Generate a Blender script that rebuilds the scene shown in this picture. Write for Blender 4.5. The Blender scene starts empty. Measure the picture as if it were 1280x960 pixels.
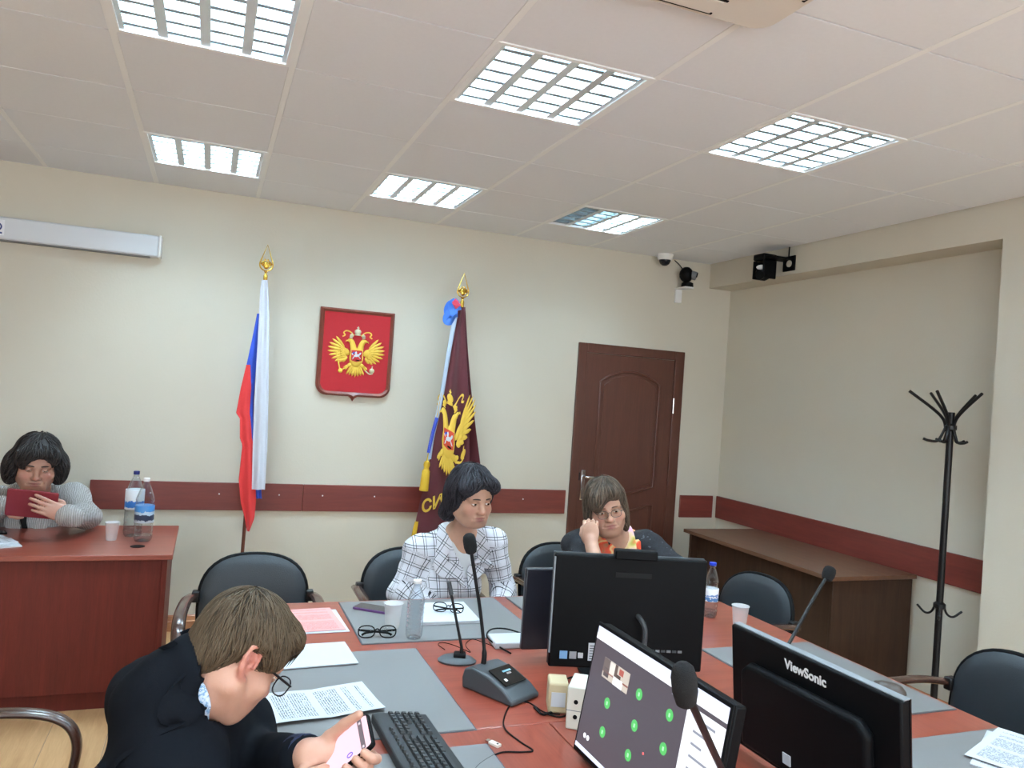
import bpy, bmesh, math, random
import numpy as np
from mathutils import Vector, Matrix
from mathutils.bvhtree import BVHTree
PI = math.pi
R = math.radians
random.seed(7)
rng = np.random.default_rng(11)
scene = bpy.context.scene
C = scene.collection

# ------------------------------------------------------------------ camera, world, exposure
CAMZ = 1.64
YAW, PITCH, ROLL, FPX = -0.367316963, 0.0121282516, -0.0689374803, 977.068
def _cam_axes():
    cy, sy, cp, sp, cr, sr = math.cos(YAW), math.sin(YAW), math.cos(PITCH), math.sin(PITCH), math.cos(ROLL), math.sin(ROLL)
    Rz = np.array([[cy, -sy, 0], [sy, cy, 0], [0, 0, 1]])
    Rx = np.array([[1, 0, 0], [0, cp, -sp], [0, sp, cp]])
    Ry = np.array([[cr, 0, sr], [0, 1, 0], [-sr, 0, cr]])
    return Rz @ Rx @ Ry
CAX = _cam_axes()
cam_data = bpy.data.cameras.new('camera')
cam = bpy.data.objects.new('camera', cam_data)
C.objects.link(cam)
cam_data.sensor_width = 36.0
cam_data.lens = FPX / 1280 * 36
cam_data.clip_start = 0.02
_m = Matrix.Identity(4)
for i in range(3):
    _m[i][0] = CAX[i, 0]; _m[i][1] = CAX[i, 2]; _m[i][2] = -CAX[i, 1]; _m[i][3] = (0, 0, CAMZ)[i]
cam.matrix_world = _m
scene.camera = cam
world = bpy.data.worlds.new('world')
scene.world = world
world.use_nodes = True
world.node_tree.nodes['Background'].inputs[0].default_value = (0.8, 0.9, 1.0, 1)
world.node_tree.nodes['Background'].inputs[1].default_value = 0.3
scene.view_settings.view_transform = 'Standard'
scene.view_settings.look = 'None'
scene.view_settings.gamma = 1.0
scene.view_settings.use_curve_mapping = False
scene.view_settings.exposure = 0.93
scene.cycles.use_denoising = True
scene.cycles.max_bounces = 8
scene.cycles.transparent_max_bounces = 12
TUBE_POWER = 108.0
FILL_POWER = 34.0  # each added fill light behind the camera

# measured points of the photograph -> places in the room
def ray(x, y):
    return CAX @ np.array([(x - 640) / FPX, 1, -(y - 480) / FPX])
def atY(x, y, Y):
    d = ray(x, y); v = d * Y / d[1]; return Vector((v[0], v[1], v[2] + CAMZ))
def atX(x, y, X):
    d = ray(x, y); v = d * X / d[0]; return Vector((v[0], v[1], v[2] + CAMZ))
def atZ(x, y, Z):
    d = ray(x, y); v = d * (Z - CAMZ) / d[2]; return Vector((v[0], v[1], v[2] + CAMZ))
def atD(x, y, D):
    v = ray(x, y) * D; return Vector((v[0], v[1], v[2] + CAMZ))

# ------------------------------------------------------------------ helpers
def lin(c):
    return tuple(((v / 255) / 12.92 if v / 255 <= 0.04045 else ((v / 255 + 0.055) / 1.055) ** 2.4) for v in c)
class NT:
    def __init__(s, name):
        s.m = bpy.data.materials.new(name); s.m.use_nodes = True
        s.t = s.m.node_tree; s.n = s.t.nodes; s.b = s.n['Principled BSDF']
    def node(s, typ, **kw):
        nd = s.n.new(typ)
        for k, v in kw.items():
            if k.startswith('i_'):
                nd.inputs[k[2:].replace('_', ' ')].default_value = v
            else:
                setattr(nd, k, v)
        return nd
    def link(s, a, ao, b, bi):
        s.t.links.new(a.outputs[ao], b.inputs[bi])
def mat(name, rgb, rough=0.5, metal=0.0, var=0.0, vscale=8.0, bump=0.0, bscale=120.0, spec=0.5, emis=None, estr=0.0, trans=0.0, alpha=1.0, sheen=0.0, coat=0.0, stretch=(1, 1, 1), sub=0.0, ior=1.45):
    k = NT(name); b = k.b
    c = (*lin(rgb), 1)
    b.inputs['Base Color'].default_value = c
    b.inputs['Roughness'].default_value = rough
    b.inputs['Metallic'].default_value = metal
    b.inputs['Specular IOR Level'].default_value = spec
    b.inputs['Transmission Weight'].default_value = trans
    b.inputs['Alpha'].default_value = alpha
    b.inputs['Sheen Weight'].default_value = sheen
    b.inputs['Coat Weight'].default_value = coat
    b.inputs['IOR'].default_value = ior
    if sub:
        b.inputs['Subsurface Weight'].default_value = sub
        b.inputs['Subsurface Radius'].default_value = (0.012, 0.005, 0.003)
        b.inputs['Subsurface Scale'].default_value = 1.0
    if emis:
        b.inputs['Emission Color'].default_value = (*lin(emis), 1)
        b.inputs['Emission Strength'].default_value = estr
    if var or bump:
        tc = k.node('ShaderNodeTexCoord'); mp = k.node('ShaderNodeMapping')
        mp.inputs['Scale'].default_value = stretch
        k.link(tc, 'Object', mp, 'Vector')
    if var:
        no = k.node('ShaderNodeTexNoise', i_Scale=vscale, i_Detail=4.0)
        k.link(mp, 'Vector', no, 'Vector')
        mx = k.node('ShaderNodeMix', data_type='RGBA')
        mx.inputs[6].default_value = tuple(v * (1 - var) for v in c[:3]) + (1,)
        mx.inputs[7].default_value = tuple(min(1, v * (1 + var)) for v in c[:3]) + (1,)
        k.link(no, 'Fac', mx, 0); k.link(mx, 2, b, 'Base Color')
    if bump:
        n2 = k.node('ShaderNodeTexNoise', i_Scale=bscale, i_Detail=3.0)
        k.link(mp, 'Vector', n2, 'Vector')
        bp = k.node('ShaderNodeBump', i_Strength=bump, i_Distance=0.004)
        k.link(n2, 'Fac', bp, 'Height'); k.link(bp, 'Normal', b, 'Normal')
    return k.m
def wood(name, dark, light, axis='X', scale=7.0, rough=0.35, coat=0.2, spec=0.5):
    k = NT(name); b = k.b
    tc = k.node('ShaderNodeTexCoord'); mp = k.node('ShaderNodeMapping')
    s = [9.0, 9.0, 9.0]; s['XYZ'.index(axis)] = 0.7
    mp.inputs['Scale'].default_value = s
    k.link(tc, 'Object', mp, 'Vector')
    n1 = k.node('ShaderNodeTexNoise', i_Scale=scale * 0.35, i_Detail=6.0, i_Roughness=0.6, i_Distortion=0.8)
    n2 = k.node('ShaderNodeTexNoise', i_Scale=scale * 3.0, i_Detail=3.0)
    k.link(mp, 'Vector', n1, 'Vector'); k.link(mp, 'Vector', n2, 'Vector')
    ad = k.node('ShaderNodeMix', data_type='FLOAT'); ad.inputs[0].default_value = 0.3
    k.link(n1, 'Fac', ad, 2); k.link(n2, 'Fac', ad, 3)
    rp = k.node('ShaderNodeValToRGB')
    rp.color_ramp.elements[0].position = 0.32; rp.color_ramp.elements[0].color = (*lin(dark), 1)
    rp.color_ramp.elements[1].position = 0.68; rp.color_ramp.elements[1].color = (*lin(light), 1)
    k.link(ad, 0, rp, 'Fac'); k.link(rp, 'Color', b, 'Base Color')
    b.inputs['Roughness'].default_value = rough; b.inputs['Coat Weight'].default_value = coat
    b.inputs['Specular IOR Level'].default_value = spec
    b.inputs['Coat Roughness'].default_value = 0.2
    bp = k.node('ShaderNodeBump', i_Strength=0.05, i_Distance=0.002)
    k.link(n2, 'Fac', bp, 'Height'); k.link(bp, 'Normal', b, 'Normal')
    return k.m

def tag(o, label=None, cat=None, group=None, kind=None):
    if label: o['label'] = label
    if cat: o['category'] = cat
    if group: o['group'] = group
    if kind: o['kind'] = kind
    return o
def thing(name, label, cat, loc=(0, 0, 0), rotz=0.0, group=None, rot=None):
    o = bpy.data.objects.new(name, None); C.objects.link(o)
    o.empty_display_size = 0.05
    o.location = loc; o.rotation_euler = rot if rot else (0, 0, rotz)
    return tag(o, label, cat, group)
def rotm(rx=0, ry=0, rz=0):
    return np.array((Matrix.Rotation(rz, 3, 'Z') @ Matrix.Rotation(ry, 3, 'Y') @ Matrix.Rotation(rx, 3, 'X')))
class MB:
    """collects shapes, then links them as ONE mesh object"""
    def __init__(s):
        s.v = []; s.f = []; s.mi = []; s.cur = 0
    def add(s, vs, fs):
        o = len(s.v)
        s.v.extend([tuple(map(float, v)) for v in vs])
        for f in fs:
            s.f.append(tuple(i + o for i in f)); s.mi.append(s.cur)
        return s
    def box(s, c, size, rot=None):
        hx, hy, hz = [q / 2 for q in size]
        vs = np.array([(x, y, z) for x in (-hx, hx) for y in (-hy, hy) for z in (-hz, hz)])
        if rot is not None: vs = vs @ np.array(rot).T
        vs = vs + np.array(c)
        return s.add(vs, [(0, 1, 3, 2), (4, 6, 7, 5), (0, 4, 5, 1), (2, 3, 7, 6), (0, 2, 6, 4), (1, 5, 7, 3)])
    def bb(s, x0, x1, y0, y1, z0, z1):
        return s.box(((x0 + x1) / 2, (y0 + y1) / 2, (z0 + z1) / 2), (abs(x1 - x0), abs(y1 - y0), abs(z1 - z0)))
    def tube(s, path, r, n=10, cap=True, flat=1.0, up=None, closed=False):
        P = [np.array(p, float) for p in path]; m = len(P)
        rs = r if hasattr(r, '__len__') else [r] * m
        vs = []; prev = None
        for i in range(m):
            if closed: t = P[(i + 1) % m] - P[i - 1]
            else: t = P[min(i + 1, m - 1)] - P[max(i - 1, 0)]
            t = t / (np.linalg.norm(t) + 1e-12)
            if prev is None:
                a = np.array(up, float) if up is not None else (np.array([0, 0, 1.0]) if abs(t[2]) < 0.9 else np.array([1.0, 0, 0]))
            else: a = prev
            a = a - t * (a @ t); a /= np.linalg.norm(a) + 1e-12
            prev = a; b = np.cross(t, a)
            for q in range(n):
                an = 2 * PI * q / n
                vs.append(P[i] + rs[i] * (a * math.cos(an) * flat + b * math.sin(an)))
        fs = []
        for i in range(m if closed else m - 1):
            j = (i + 1) % m
            for q in range(n):
                p = (q + 1) % n
                fs.append((i * n + q, i * n + p, j * n + p, j * n + q))
        if cap and not closed:
            fs.append(tuple(range(n - 1, -1, -1))); fs.append(tuple((m - 1) * n + q for q in range(n)))
        return s.add(vs, fs)
    def lathe(s, prof, c=(0, 0, 0), n=24, rot=None, sx=1.0, sy=1.0):
        vs = []; fs = []
        m = len(prof)
        for r, z in prof:
            for q in range(n):
                a = 2 * PI * q / n
                vs.append((r * math.cos(a) * sx, r * math.sin(a) * sy, z))
        vs = np.array(vs)
        if rot is not None: vs = vs @ np.array(rot).T
        vs = vs + np.array(c)
        for i in range(m - 1):
            for q in range(n):
                p = (q + 1) % n
                fs.append((i * n + q, i * n + p, (i + 1) * n + p, (i + 1) * n + q))
        if prof[0][0] > 1e-4: fs.append(tuple(range(n - 1, -1, -1)))
        if prof[-1][0] > 1e-4: fs.append(tuple((m - 1) * n + q for q in range(n)))
        return s.add(vs, fs)
    def ell(s, c, r, rot=None, n=14, m=8):
        prof = [(max(math.sin(PI * i / m), 1e-5), -math.cos(PI * i / m)) for i in range(m + 1)]
        vs = []; fs = []
        for rr, z in prof:
            for q in range(n):
                a = 2 * PI * q / n
                vs.append((rr * math.cos(a) * r[0], rr * math.sin(a) * r[1], z * r[2]))
        vs = np.array(vs)
        if rot is not None: vs = vs @ np.array(rot).T
        vs = vs + np.array(c)
        for i in range(m):
            for q in range(n):
                p = (q + 1) % n
                fs.append((i * n + q, i * n + p, (i + 1) * n + p, (i + 1) * n + q))
        return s.add(vs, fs)
    def prism(s, poly, z0, z1, fn=None):
        """poly in a plane, pushed from z0 to z1; fn maps (u,v,w) to space"""
        n = len(poly)
        vs = [(p[0], p[1], z0) for p in poly] + [(p[0], p[1], z1) for p in poly]
        if fn: vs = [fn(*v) for v in vs]
        fs = [tuple(range(n - 1, -1, -1)), tuple(range(n, 2 * n))]
        for i in range(n):
            j = (i + 1) % n
            fs.append((i, j, n + j, n + i))
        return s.add(vs, fs)
    def sheet(s, grid, thick=0.0):
        """grid[i][j] of points; optional thickness along the normal"""
        g = np.array(grid, float); m, n = g.shape[:2]
        if not thick:
            fs = [(i * n + j, i * n + j + 1, (i + 1) * n + j + 1, (i + 1) * n + j) for i in range(m - 1) for j in range(n - 1)]
            return s.add(g.reshape(-1, 3), fs)
        du = np.gradient(g, axis=0); dv = np.gradient(g, axis=1)
        nn = np.cross(du, dv); nn /= np.linalg.norm(nn, axis=2, keepdims=True) + 1e-12
        a = (g + nn * thick / 2).reshape(-1, 3); b = (g - nn * thick / 2).reshape(-1, 3)
        k = m * n; fs = []
        for i in range(m - 1):
            for j in range(n - 1):
                q = (i * n + j, i * n + j + 1, (i + 1) * n + j + 1, (i + 1) * n + j)
                fs.append(q); fs.append(tuple(k + t for t in reversed(q)))
        rim = [(0, j) for j in range(n)] + [(i, n - 1) for i in range(1, m)] + [(m - 1, j) for j in range(n - 2, -1, -1)] + [(i, 0) for i in range(m - 2, 0, -1)]
        rim = [i * n + j for i, j in rim]
        for x in range(len(rim)):
            p, q = rim[x], rim[(x + 1) % len(rim)]
            fs.append((q, p, k + p, k + q))
        return s.add(np.vstack([a, b]), fs)
    def shift(s, d):
        d = np.array(d); s.v = [tuple(np.array(v) + d) for v in s.v]; return s
    def xf(s, M):
        M = np.array(M); s.v = [tuple(M[:3, :3] @ np.array(v) + M[:3, 3]) for v in s.v]; return s
    def mesh(s, name, mats, smooth=True, angle=38):
        me = bpy.data.meshes.new(name)
        me.from_pydata(s.v, [], s.f)
        mats = mats if isinstance(mats, (list, tuple)) else [mats]
        for m_ in mats: me.materials.append(m_)
        if len(mats) > 1: me.polygons.foreach_set('material_index', s.mi)
        bm = bmesh.new(); bm.from_mesh(me); bmesh.ops.recalc_face_normals(bm, faces=bm.faces); bm.to_mesh(me); bm.free()
        if smooth:
            me.polygons.foreach_set('use_smooth', [True] * len(me.polygons))
            me.set_sharp_from_angle(angle=R(angle))
        me.update()
        return me
    def build(s, name, mats, parent=None, bevel=0.0, seg=2, smooth=True, angle=38, loc=None, rot=None, abs_=False):
        if abs_ and parent is not None:
            M = np.array(world_of(parent).inverted()); s.xf(M)
        if abs_ and loc is not None and parent is None:
            s.shift(-np.array(loc))
        me = s.mesh(name, mats, smooth, angle)
        o = bpy.data.objects.new(name, me); C.objects.link(o)
        if parent is not None: o.parent = parent
        if loc is not None: o.location = loc
        if rot is not None: o.rotation_euler = rot
        if bevel:
            md = o.modifiers.new('bevel', 'BEVEL'); md.width = bevel; md.segments = seg; md.limit_method = 'ANGLE'; md.angle_limit = R(40)
            md.harden_normals = False
        return o
def world_of(o):
    M = Matrix.Identity(4)
    ch = []
    while o is not None: ch.append(o); o = o.parent
    for q in reversed(ch):
        M = M @ Matrix.LocRotScale(q.location, q.rotation_euler, q.scale)
    return M
def copy_tree(o, parent=None):
    c = o.copy(); C.objects.link(c); c.parent = parent
    for ch in list(o.children): copy_tree(ch, c)
    return c
def struct(o, label=None):
    o['kind'] = 'structure'
    if label: o['label'] = label
    return o
def text_mesh(body, size, extrude=0.0005, bold=0.0, align='CENTER', shear=0.0):
    cu = bpy.data.curves.new('lettering', 'FONT'); cu.body = body; cu.size = size; cu.extrude = extrude
    cu.align_x = align; cu.align_y = 'CENTER'; cu.offset = bold; cu.shear = shear; cu.resolution_u = 3
    o = bpy.data.objects.new('lettering', cu); C.objects.link(o)
    dg = bpy.context.evaluated_depsgraph_get()
    me = bpy.data.meshes.new_from_object(o.evaluated_get(dg))
    vs = [tuple(v.co) for v in me.vertices]; fs = [tuple(p.vertices) for p in me.polygons]
    bpy.data.objects.remove(o); bpy.data.curves.remove(cu); bpy.data.meshes.remove(me)
    return vs, fs
def spline(pts, n=8):
    """Catmull-Rom through the points"""
    P = [np.array(p, float) for p in pts]
    P = [2 * P[0] - P[1]] + P + [2 * P[-1] - P[-2]]
    out = []
    for i in range(1, len(P) - 2):
        for k in range(n):
            t = k / n
            out.append(0.5 * ((2 * P[i]) + (-P[i - 1] + P[i + 1]) * t + (2 * P[i - 1] - 5 * P[i] + 4 * P[i + 1] - P[i + 2]) * t * t + (-P[i - 1] + 3 * P[i] - 3 * P[i + 1] + P[i + 2]) * t ** 3))
    out.append(P[-2])
    return out

# ------------------------------------------------------------------ materials
M = {}
M['wall'] = mat('wall_paint', (209, 202, 187), 0.85, var=0.03, vscale=2.0, bump=0.15, bscale=90)
M['ceil'] = mat('ceiling_tile', (236, 239, 245), 0.9, var=0.025, vscale=60, bump=0.12, bscale=260)
M['tee'] = mat('tee_white', (246, 248, 250), 0.5)
M['void'] = mat('ceiling_void', (120, 115, 112), 0.9)
M['gap'] = mat('tile_gap', (58, 56, 54), 0.9)  # dark colour on the cross tees stands in for shade between tiles
M['rail'] = wood('rail_wood', (104, 42, 36), (126, 54, 44), 'X', rough=0.45)
M['railY'] = wood('rail_wood_side', (104, 42, 36), (126, 54, 44), 'Y', rough=0.45)
M['skirt'] = wood('skirting_wood', (170, 112, 76), (190, 130, 92), 'X')
M['floor'] = wood('floor_laminate', (186, 142, 98), (210, 168, 122), 'Y', rough=0.4)
M['table'] = wood('table_cherry', (124, 53, 39), (150, 72, 54), 'X', rough=0.3, coat=0.35)
M['tableY'] = wood('table_cherry_side', (124, 53, 39), (150, 72, 54), 'Y', rough=0.3, coat=0.35)
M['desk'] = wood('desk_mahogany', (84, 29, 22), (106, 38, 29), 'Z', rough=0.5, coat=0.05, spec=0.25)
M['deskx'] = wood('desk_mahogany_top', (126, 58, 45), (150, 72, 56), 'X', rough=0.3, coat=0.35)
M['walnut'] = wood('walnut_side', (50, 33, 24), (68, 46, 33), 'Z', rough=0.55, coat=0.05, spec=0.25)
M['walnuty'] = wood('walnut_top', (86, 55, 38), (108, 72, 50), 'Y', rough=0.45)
M['door'] = wood('door_wood', (78, 43, 32), (94, 52, 39), 'Z', rough=0.42)
M['black'] = mat('black_plastic', (11, 12, 14), 0.5, spec=0.13, bump=0.05, bscale=600)
M['blackm'] = mat('black_metal', (22, 22, 24), 0.38, 0.3)
M['darkgrey'] = mat('dark_grey_plastic', (62, 66, 70), 0.45)
M['grey'] = mat('grey_plastic', (120, 124, 128), 0.5)
M['chrome'] = mat('chrome', (215, 215, 220), 0.15, 1.0)
M['gold'] = mat('polished_gold', (214, 170, 74), 0.25, 1.0)
M['white'] = mat('white_plastic', (232, 232, 232), 0.45)
M['case'] = mat('screen_case_white', (214, 218, 224), 0.4)
M['paper'] = mat('white_paper', (192, 195, 201), 0.8)
M['leather'] = mat('black_leather', (36, 41, 46), 0.42, bump=0.25, bscale=350, var=0.08)
M['pad'] = mat('desk_pad_grey', (114, 112, 112), 0.5, bump=0.05, bscale=500)
M['padedge'] = mat('desk_pad_edge', (70, 70, 76), 0.6)
def glass_mat(name, tint=(240, 246, 248), rough=0.03, alpha_mix=0.75):
    k = NT(name)
    gl = k.node('ShaderNodeBsdfGlossy'); gl.inputs['Roughness'].default_value = rough
    tr = k.node('ShaderNodeBsdfTransparent'); tr.inputs['Color'].default_value = (*lin(tint), 1)
    fr = k.node('ShaderNodeLayerWeight'); fr.inputs['Blend'].default_value = 1 - alpha_mix
    mx = k.node('ShaderNodeMixShader')
    k.link(fr, 'Facing', mx, 0); k.link(tr, 0, mx, 1); k.link(gl, 0, mx, 2)
    k.link(mx, 0, k.n['Material Output'], 'Surface')
    return k.m
M['bottle'] = glass_mat('clear_pet_plastic', (240, 244, 246), 0.06, 0.74)
M['lens'] = glass_mat('spectacle_lens', (250, 252, 252), 0.02, 0.95)
M['cup'] = mat('frosted_cup', (236, 236, 238), 0.3, alpha=0.32)

# ------------------------------------------------------------------ the room
XR, XN, XL = 3.71, 3.92, -3.2       # right wall face, niche back, left wall
YB, YF = 5.349, -2.6                # back wall, wall behind the photographer
YJ = 2.83                           # niche jamb
ZC = 2.793
ZBEAM = 2.60
T = 0.15
struct(MB().bb(XL - T, XN + T, YB, YB + T, 0, ZC + 0.3).build('wall_back', M['wall']), 'cream painted back wall with door')
struct(MB().bb(XL - T, XL, YF - T, YB, 0, ZC + 0.3).build('wall_left', M['wall']))
struct(MB().bb(XL - T, XN + T, YF - T, YF, 0, ZC + 0.3).build('wall_front', M['wall']))
# right wall with a shallow niche: pillar, lintel beam and the niche back as one masonry mesh
struct(MB().bb(XR, XN + T, YF, YJ, 0, ZC + 0.3).build('wall_right', M['wall']), 'cream right wall pillar beside the coat rack')
struct(MB().bb(XR, XN + T, YJ, YB, ZBEAM, ZC + 0.3).build('wall_beam', M['wall']), 'cream lintel beam above the niche')
struct(MB().bb(XN, XN + T, YJ, YB, 0, ZBEAM).build('wall_niche', M['wall']), 'cream back of the shallow niche')
# floor with laminate planks
fl = struct(MB().bb(XL, XN, YF, YB, -0.06, -0.004).build('floor', M['void']), 'orange brown laminate floor')
pw, pl = 0.24, 1.6
plank = MB().box((0, 0, -0.004), (pw - 0.0025, pl - 0.0025, 0.008)).mesh('plank', M['floor'])
nx = int(math.ceil((XN - XL) / pw))
for i in range(nx):
    y = YF - (i % 3) * 0.53
    while y < YB:
        a, b = max(y, YF), min(y + pl, YB)
        if b - a > 0.02:
            o = bpy.data.objects.new('plank', plank); C.objects.link(o); o.parent = fl
            x0 = XL + i * pw; x1 = min(x0 + pw, XN)
            o.location = ((x0 + x1) / 2, (a + b) / 2, 0); o.scale = ((x1 - x0) / pw, (b - a) / pl, 1)
        y += pl
# ceiling: void slab, tees and tiles
ce = struct(MB().bb(XL, XN, YF, YB, ZC + 0.16, ZC + 0.2).build('ceiling', M['void']), 'suspended ceiling of pale square tiles')
GX = [-0.398 + 0.6 * i for i in range(-6, 9)]
GY = [4.824 + 0.6 * j for j in range(-13, 2)]
LIGHTS = [(cx, cy) for cx in (-0.098, 1.102, 2.302) for cy in (4.524, 2.724, 0.924, -0.876)]
AC = (1.102, 1.524)                 # cassette cell centre
def is_light(cx, cy): return any(abs(cx - a) < 0.1 and abs(cy - b) < 0.1 for a, b in LIGHTS)
tile = MB().box((0, 0, 0.008), (0.574, 0.5925, 0.016)).mesh('tile', M['ceil'])
xs = [XL] + [g for g in GX if XL < g < XR] + [XR]
ys = [YF] + [g for g in GY if YF < g < YB] + [YB]
tee = MB().box((0, 0, 0), (0.024, 1, 0.006)).mesh('main_tee', M['tee'])
for g in xs[1:-1]:
    o = bpy.data.objects.new('main_tee', tee); C.objects.link(o); o.parent = ce
    o.location = (g, (YF + YB) / 2, ZC + 0.002); o.scale = (1, YB - YF, 1)
ctee = MB().box((0, 0, 0), (1, 0.022, 0.004)).mesh('cross_tee', M['gap'])
for g in ys[1:-1]:
    o = bpy.data.objects.new('cross_tee', ctee); C.objects.link(o); o.parent = ce
    o.location = ((XL + XR) / 2, g, ZC + 0.012); o.scale = (XR - XL, 1, 1)
for a, b in zip(xs, xs[1:]):
    for c_, d in zip(ys, ys[1:]):
        cx, cy = (a + b) / 2, (c_ + d) / 2
        if is_light(cx, cy) or b - a < 0.03 or d - c_ < 0.03: continue
        o = bpy.data.objects.new('tile', tile); C.objects.link(o); o.parent = ce
        o.location = (cx, cy, ZC); o.scale = ((b - a) / 0.6, (d - c_) / 0.6, 1)
# chair rails (boards on the walls)
def rail_board(name, bm, m_, label): return struct(bm.build(name, m_, bevel=0.003), label)
rail_board('trim_1', MB().bb(-0.638, 0.62, YB - 0.018, YB, 0.765, 0.942), M['rail'], 'reddish wooden chair rail board beside the tricolour flag')
rail_board('trim_2', MB().bb(0.622, 2.545, YB - 0.018, YB, 0.765, 0.942), M['rail'], 'reddish wooden chair rail board left of the door')
rail_board('trim_3', MB().bb(3.558, 3.868, YB - 0.018, YB, 0.745, 0.922), M['rail'], 'short wooden chair rail board right of the door')
rail_board('trim_4', MB().bb(XN - 0.018, XN, YJ + 0.02, YB - 0.01, 0.745, 0.922), M['railY'], 'wooden chair rail board in the right niche')
for tx in (-0.3, 0.1, 0.47, 0.75, 1.1, 1.6, 2.2):
    o = MB().lathe([(0.005, 0), (0.005, 0.002), (0.002, 0.003)], n=10, rot=rotm(R(90)), c=(tx, YB - 0.018, 0.87)).build('screw_cap', M['white'], bpy.data.objects['trim_1' if tx < 0.6 else 'trim_2'])
# skirting
def skirt(name, x0, x1, m_):
    b = MB()
    b.prism([(0, 0), (-0.016, 0), (-0.016, 0.06), (-0.011, 0.064), (-0.011, 0.092), (-0.006, 0.1), (0, 0.1)], x0, x1, lambda u, v, w: (w, YB + u, v))
    return struct(b.build(name, m_, angle=20), 'light brown wooden skirting board')
skirt('baseboard_back', XL, 2.56, M['skirt']); skirt('baseboard_corner', 3.53, XN, M['skirt'])
b = MB().prism([(0, 0), (-0.016, 0), (-0.016, 0.06), (-0.011, 0.064), (-0.011, 0.092), (0, 0.1)], YJ, YB - 0.017, lambda u, v, w: (XN + u, w, v))
struct(b.build('baseboard_right', M['skirt'], angle=20), 'light brown skirting board in the right niche')
b = MB().prism([(0, 0), (-0.016, 0), (-0.016, 0.06), (-0.011, 0.064), (-0.011, 0.092), (0, 0.1)], YF, YJ, lambda u, v, w: (XR + u, w, v))
struct(b.build('baseboard_pillar', M['skirt'], angle=20), 'light brown skirting board along the pillar')

# ------------------------------------------------------------------ unseen windows with fill lights, added to brighten the ceiling
for i, wx in enumerate((-2.0, 0.25, 2.5)):
    w_ = struct(thing('window_%d' % (i + 1), 'white framed window in the wall behind the photographer', None, (wx, YF, 1.65)))
    fm = MB()
    for s in (-1, 1):
        fm.bb(s * 0.78, s * 0.85, 0.0, 0.05, -0.85, 0.85); fm.bb(-0.78, 0.78, 0.0, 0.05, s * 0.78, s * 0.85)
    fm.bb(-0.03, 0.03, 0.0, 0.045, -0.78, 0.78)
    fm.build('window_frame', M['white'], w_, bevel=0.004)
    MB().bb(-0.9, 0.9, 0.0, 0.14, -0.89, -0.86).build('window_sill', M['white'], w_, bevel=0.004)
    ld_ = bpy.data.lights.new('daylight', 'AREA'); ld_.shape = 'RECTANGLE'; ld_.size = 1.5; ld_.size_y = 1.5; ld_.energy = FILL_POWER; ld_.color = (0.86, 0.94, 1.0)
    lo_ = bpy.data.objects.new('daylight', ld_); C.objects.link(lo_); lo_.location = (wx, YF + 0.06, 1.65); lo_.rotation_euler = (R(90), 0, 0)
    lo_.parent = None

# ------------------------------------------------------------------ ceiling lights
M['tube'] = mat('lit_tube', (255, 255, 255), 0.5, emis=(211, 239, 255), estr=TUBE_POWER)
M['tube_off'] = mat('unlit_tube', (190, 192, 186), 0.4)
M['louvre'] = mat('louvre_aluminium', (222, 230, 234), 0.35, 0.4)
M['crossblade'] = mat('cross_blade_aluminium', (150, 164, 170), 0.4, 0.3)
M['housing'] = mat('light_housing', (150, 162, 168), 0.4, 0.3)
def ceiling_light(cx, cy, label, off=()):
    t = thing('ceiling_light', label, 'ceiling light', (cx, cy, ZC), 0, 'recessed louvred ceiling lights')
    w = 0.288
    f = MB()
    for sx, sy in ((1, 0), (-1, 0)): f.bb(sx * 0.276, sx * 0.297, -0.297, 0.297, -0.003, 0.012)
    for sy in (1, -1): f.bb(-0.276, 0.276, sy * 0.276, sy * 0.297, -0.003, 0.012)
    f.build('frame', M['tee'], t)
    h = MB()
    for s in (1, -1):
        h.bb(s * 0.276, s * 0.28, -0.28, 0.28, 0.012, 0.1); h.bb(-0.276, 0.276, s * 0.276, s * 0.28, 0.012, 0.1)
    h.bb(-0.28, 0.28, -0.28, 0.28, 0.1, 0.104)
    h.build('housing', M['housing'], t)
    for k in range(4):
        x = -0.207 + 0.138 * k
        b_ = MB().tube([(x, -0.27, 0.07), (x, 0.27, 0.07)], 0.013, 10)
        b_.build('tube', M['tube_off'] if k in off else M['tube'], t)
    for k in range(5):     # long V-shaped parabolic blades
        x = -0.276 + 0.138 * k
        wdt = 0.030 if 0 < k < 4 else 0.015
        pr = []
        for q in range(6):
            a = q / 5; pr.append((wdt * (1 - a) ** 0.6 * 1.0 if a < 1 else 0.0015, 0.004 + 0.045 * (1 - a)))
        # narrow at the top, wide at the bottom edge
        prof = [(0.0015, 0.05), (0.003, 0.038), (0.007, 0.026), (0.012, 0.014), (0.017, 0.004)]
        if k == 0: poly = [(x, 0.05)] + [(x + p[0], p[1]) for p in prof] + [(x, 0.004)]
        elif k == 4: poly = [(x, 0.05)] + [(x - p[0], p[1]) for p in prof] + [(x, 0.004)]
        else: poly = [(x + p[0], p[1]) for p in prof] + [(x - p[0], p[1]) for p in reversed(prof)]
        MB().prism(poly, -0.275, 0.275, lambda u, v, w_: (u, w_, v)).build('long_blade', M['louvre'], t)
    cb = []
    for j in range(6):
        y = -0.23 + 0.092 * j
        poly = [(0.0015, 0.05), (0.006, 0.03), (0.012, 0.006), (-0.012, 0.006), (-0.006, 0.03), (-0.0015, 0.05)]
        b_ = MB().prism(poly, -0.275, 0.275, lambda u, v, w_: (w_, y + u, v))
        b_.build('cross_blade', M['crossblade'], t)
    return t
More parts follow.
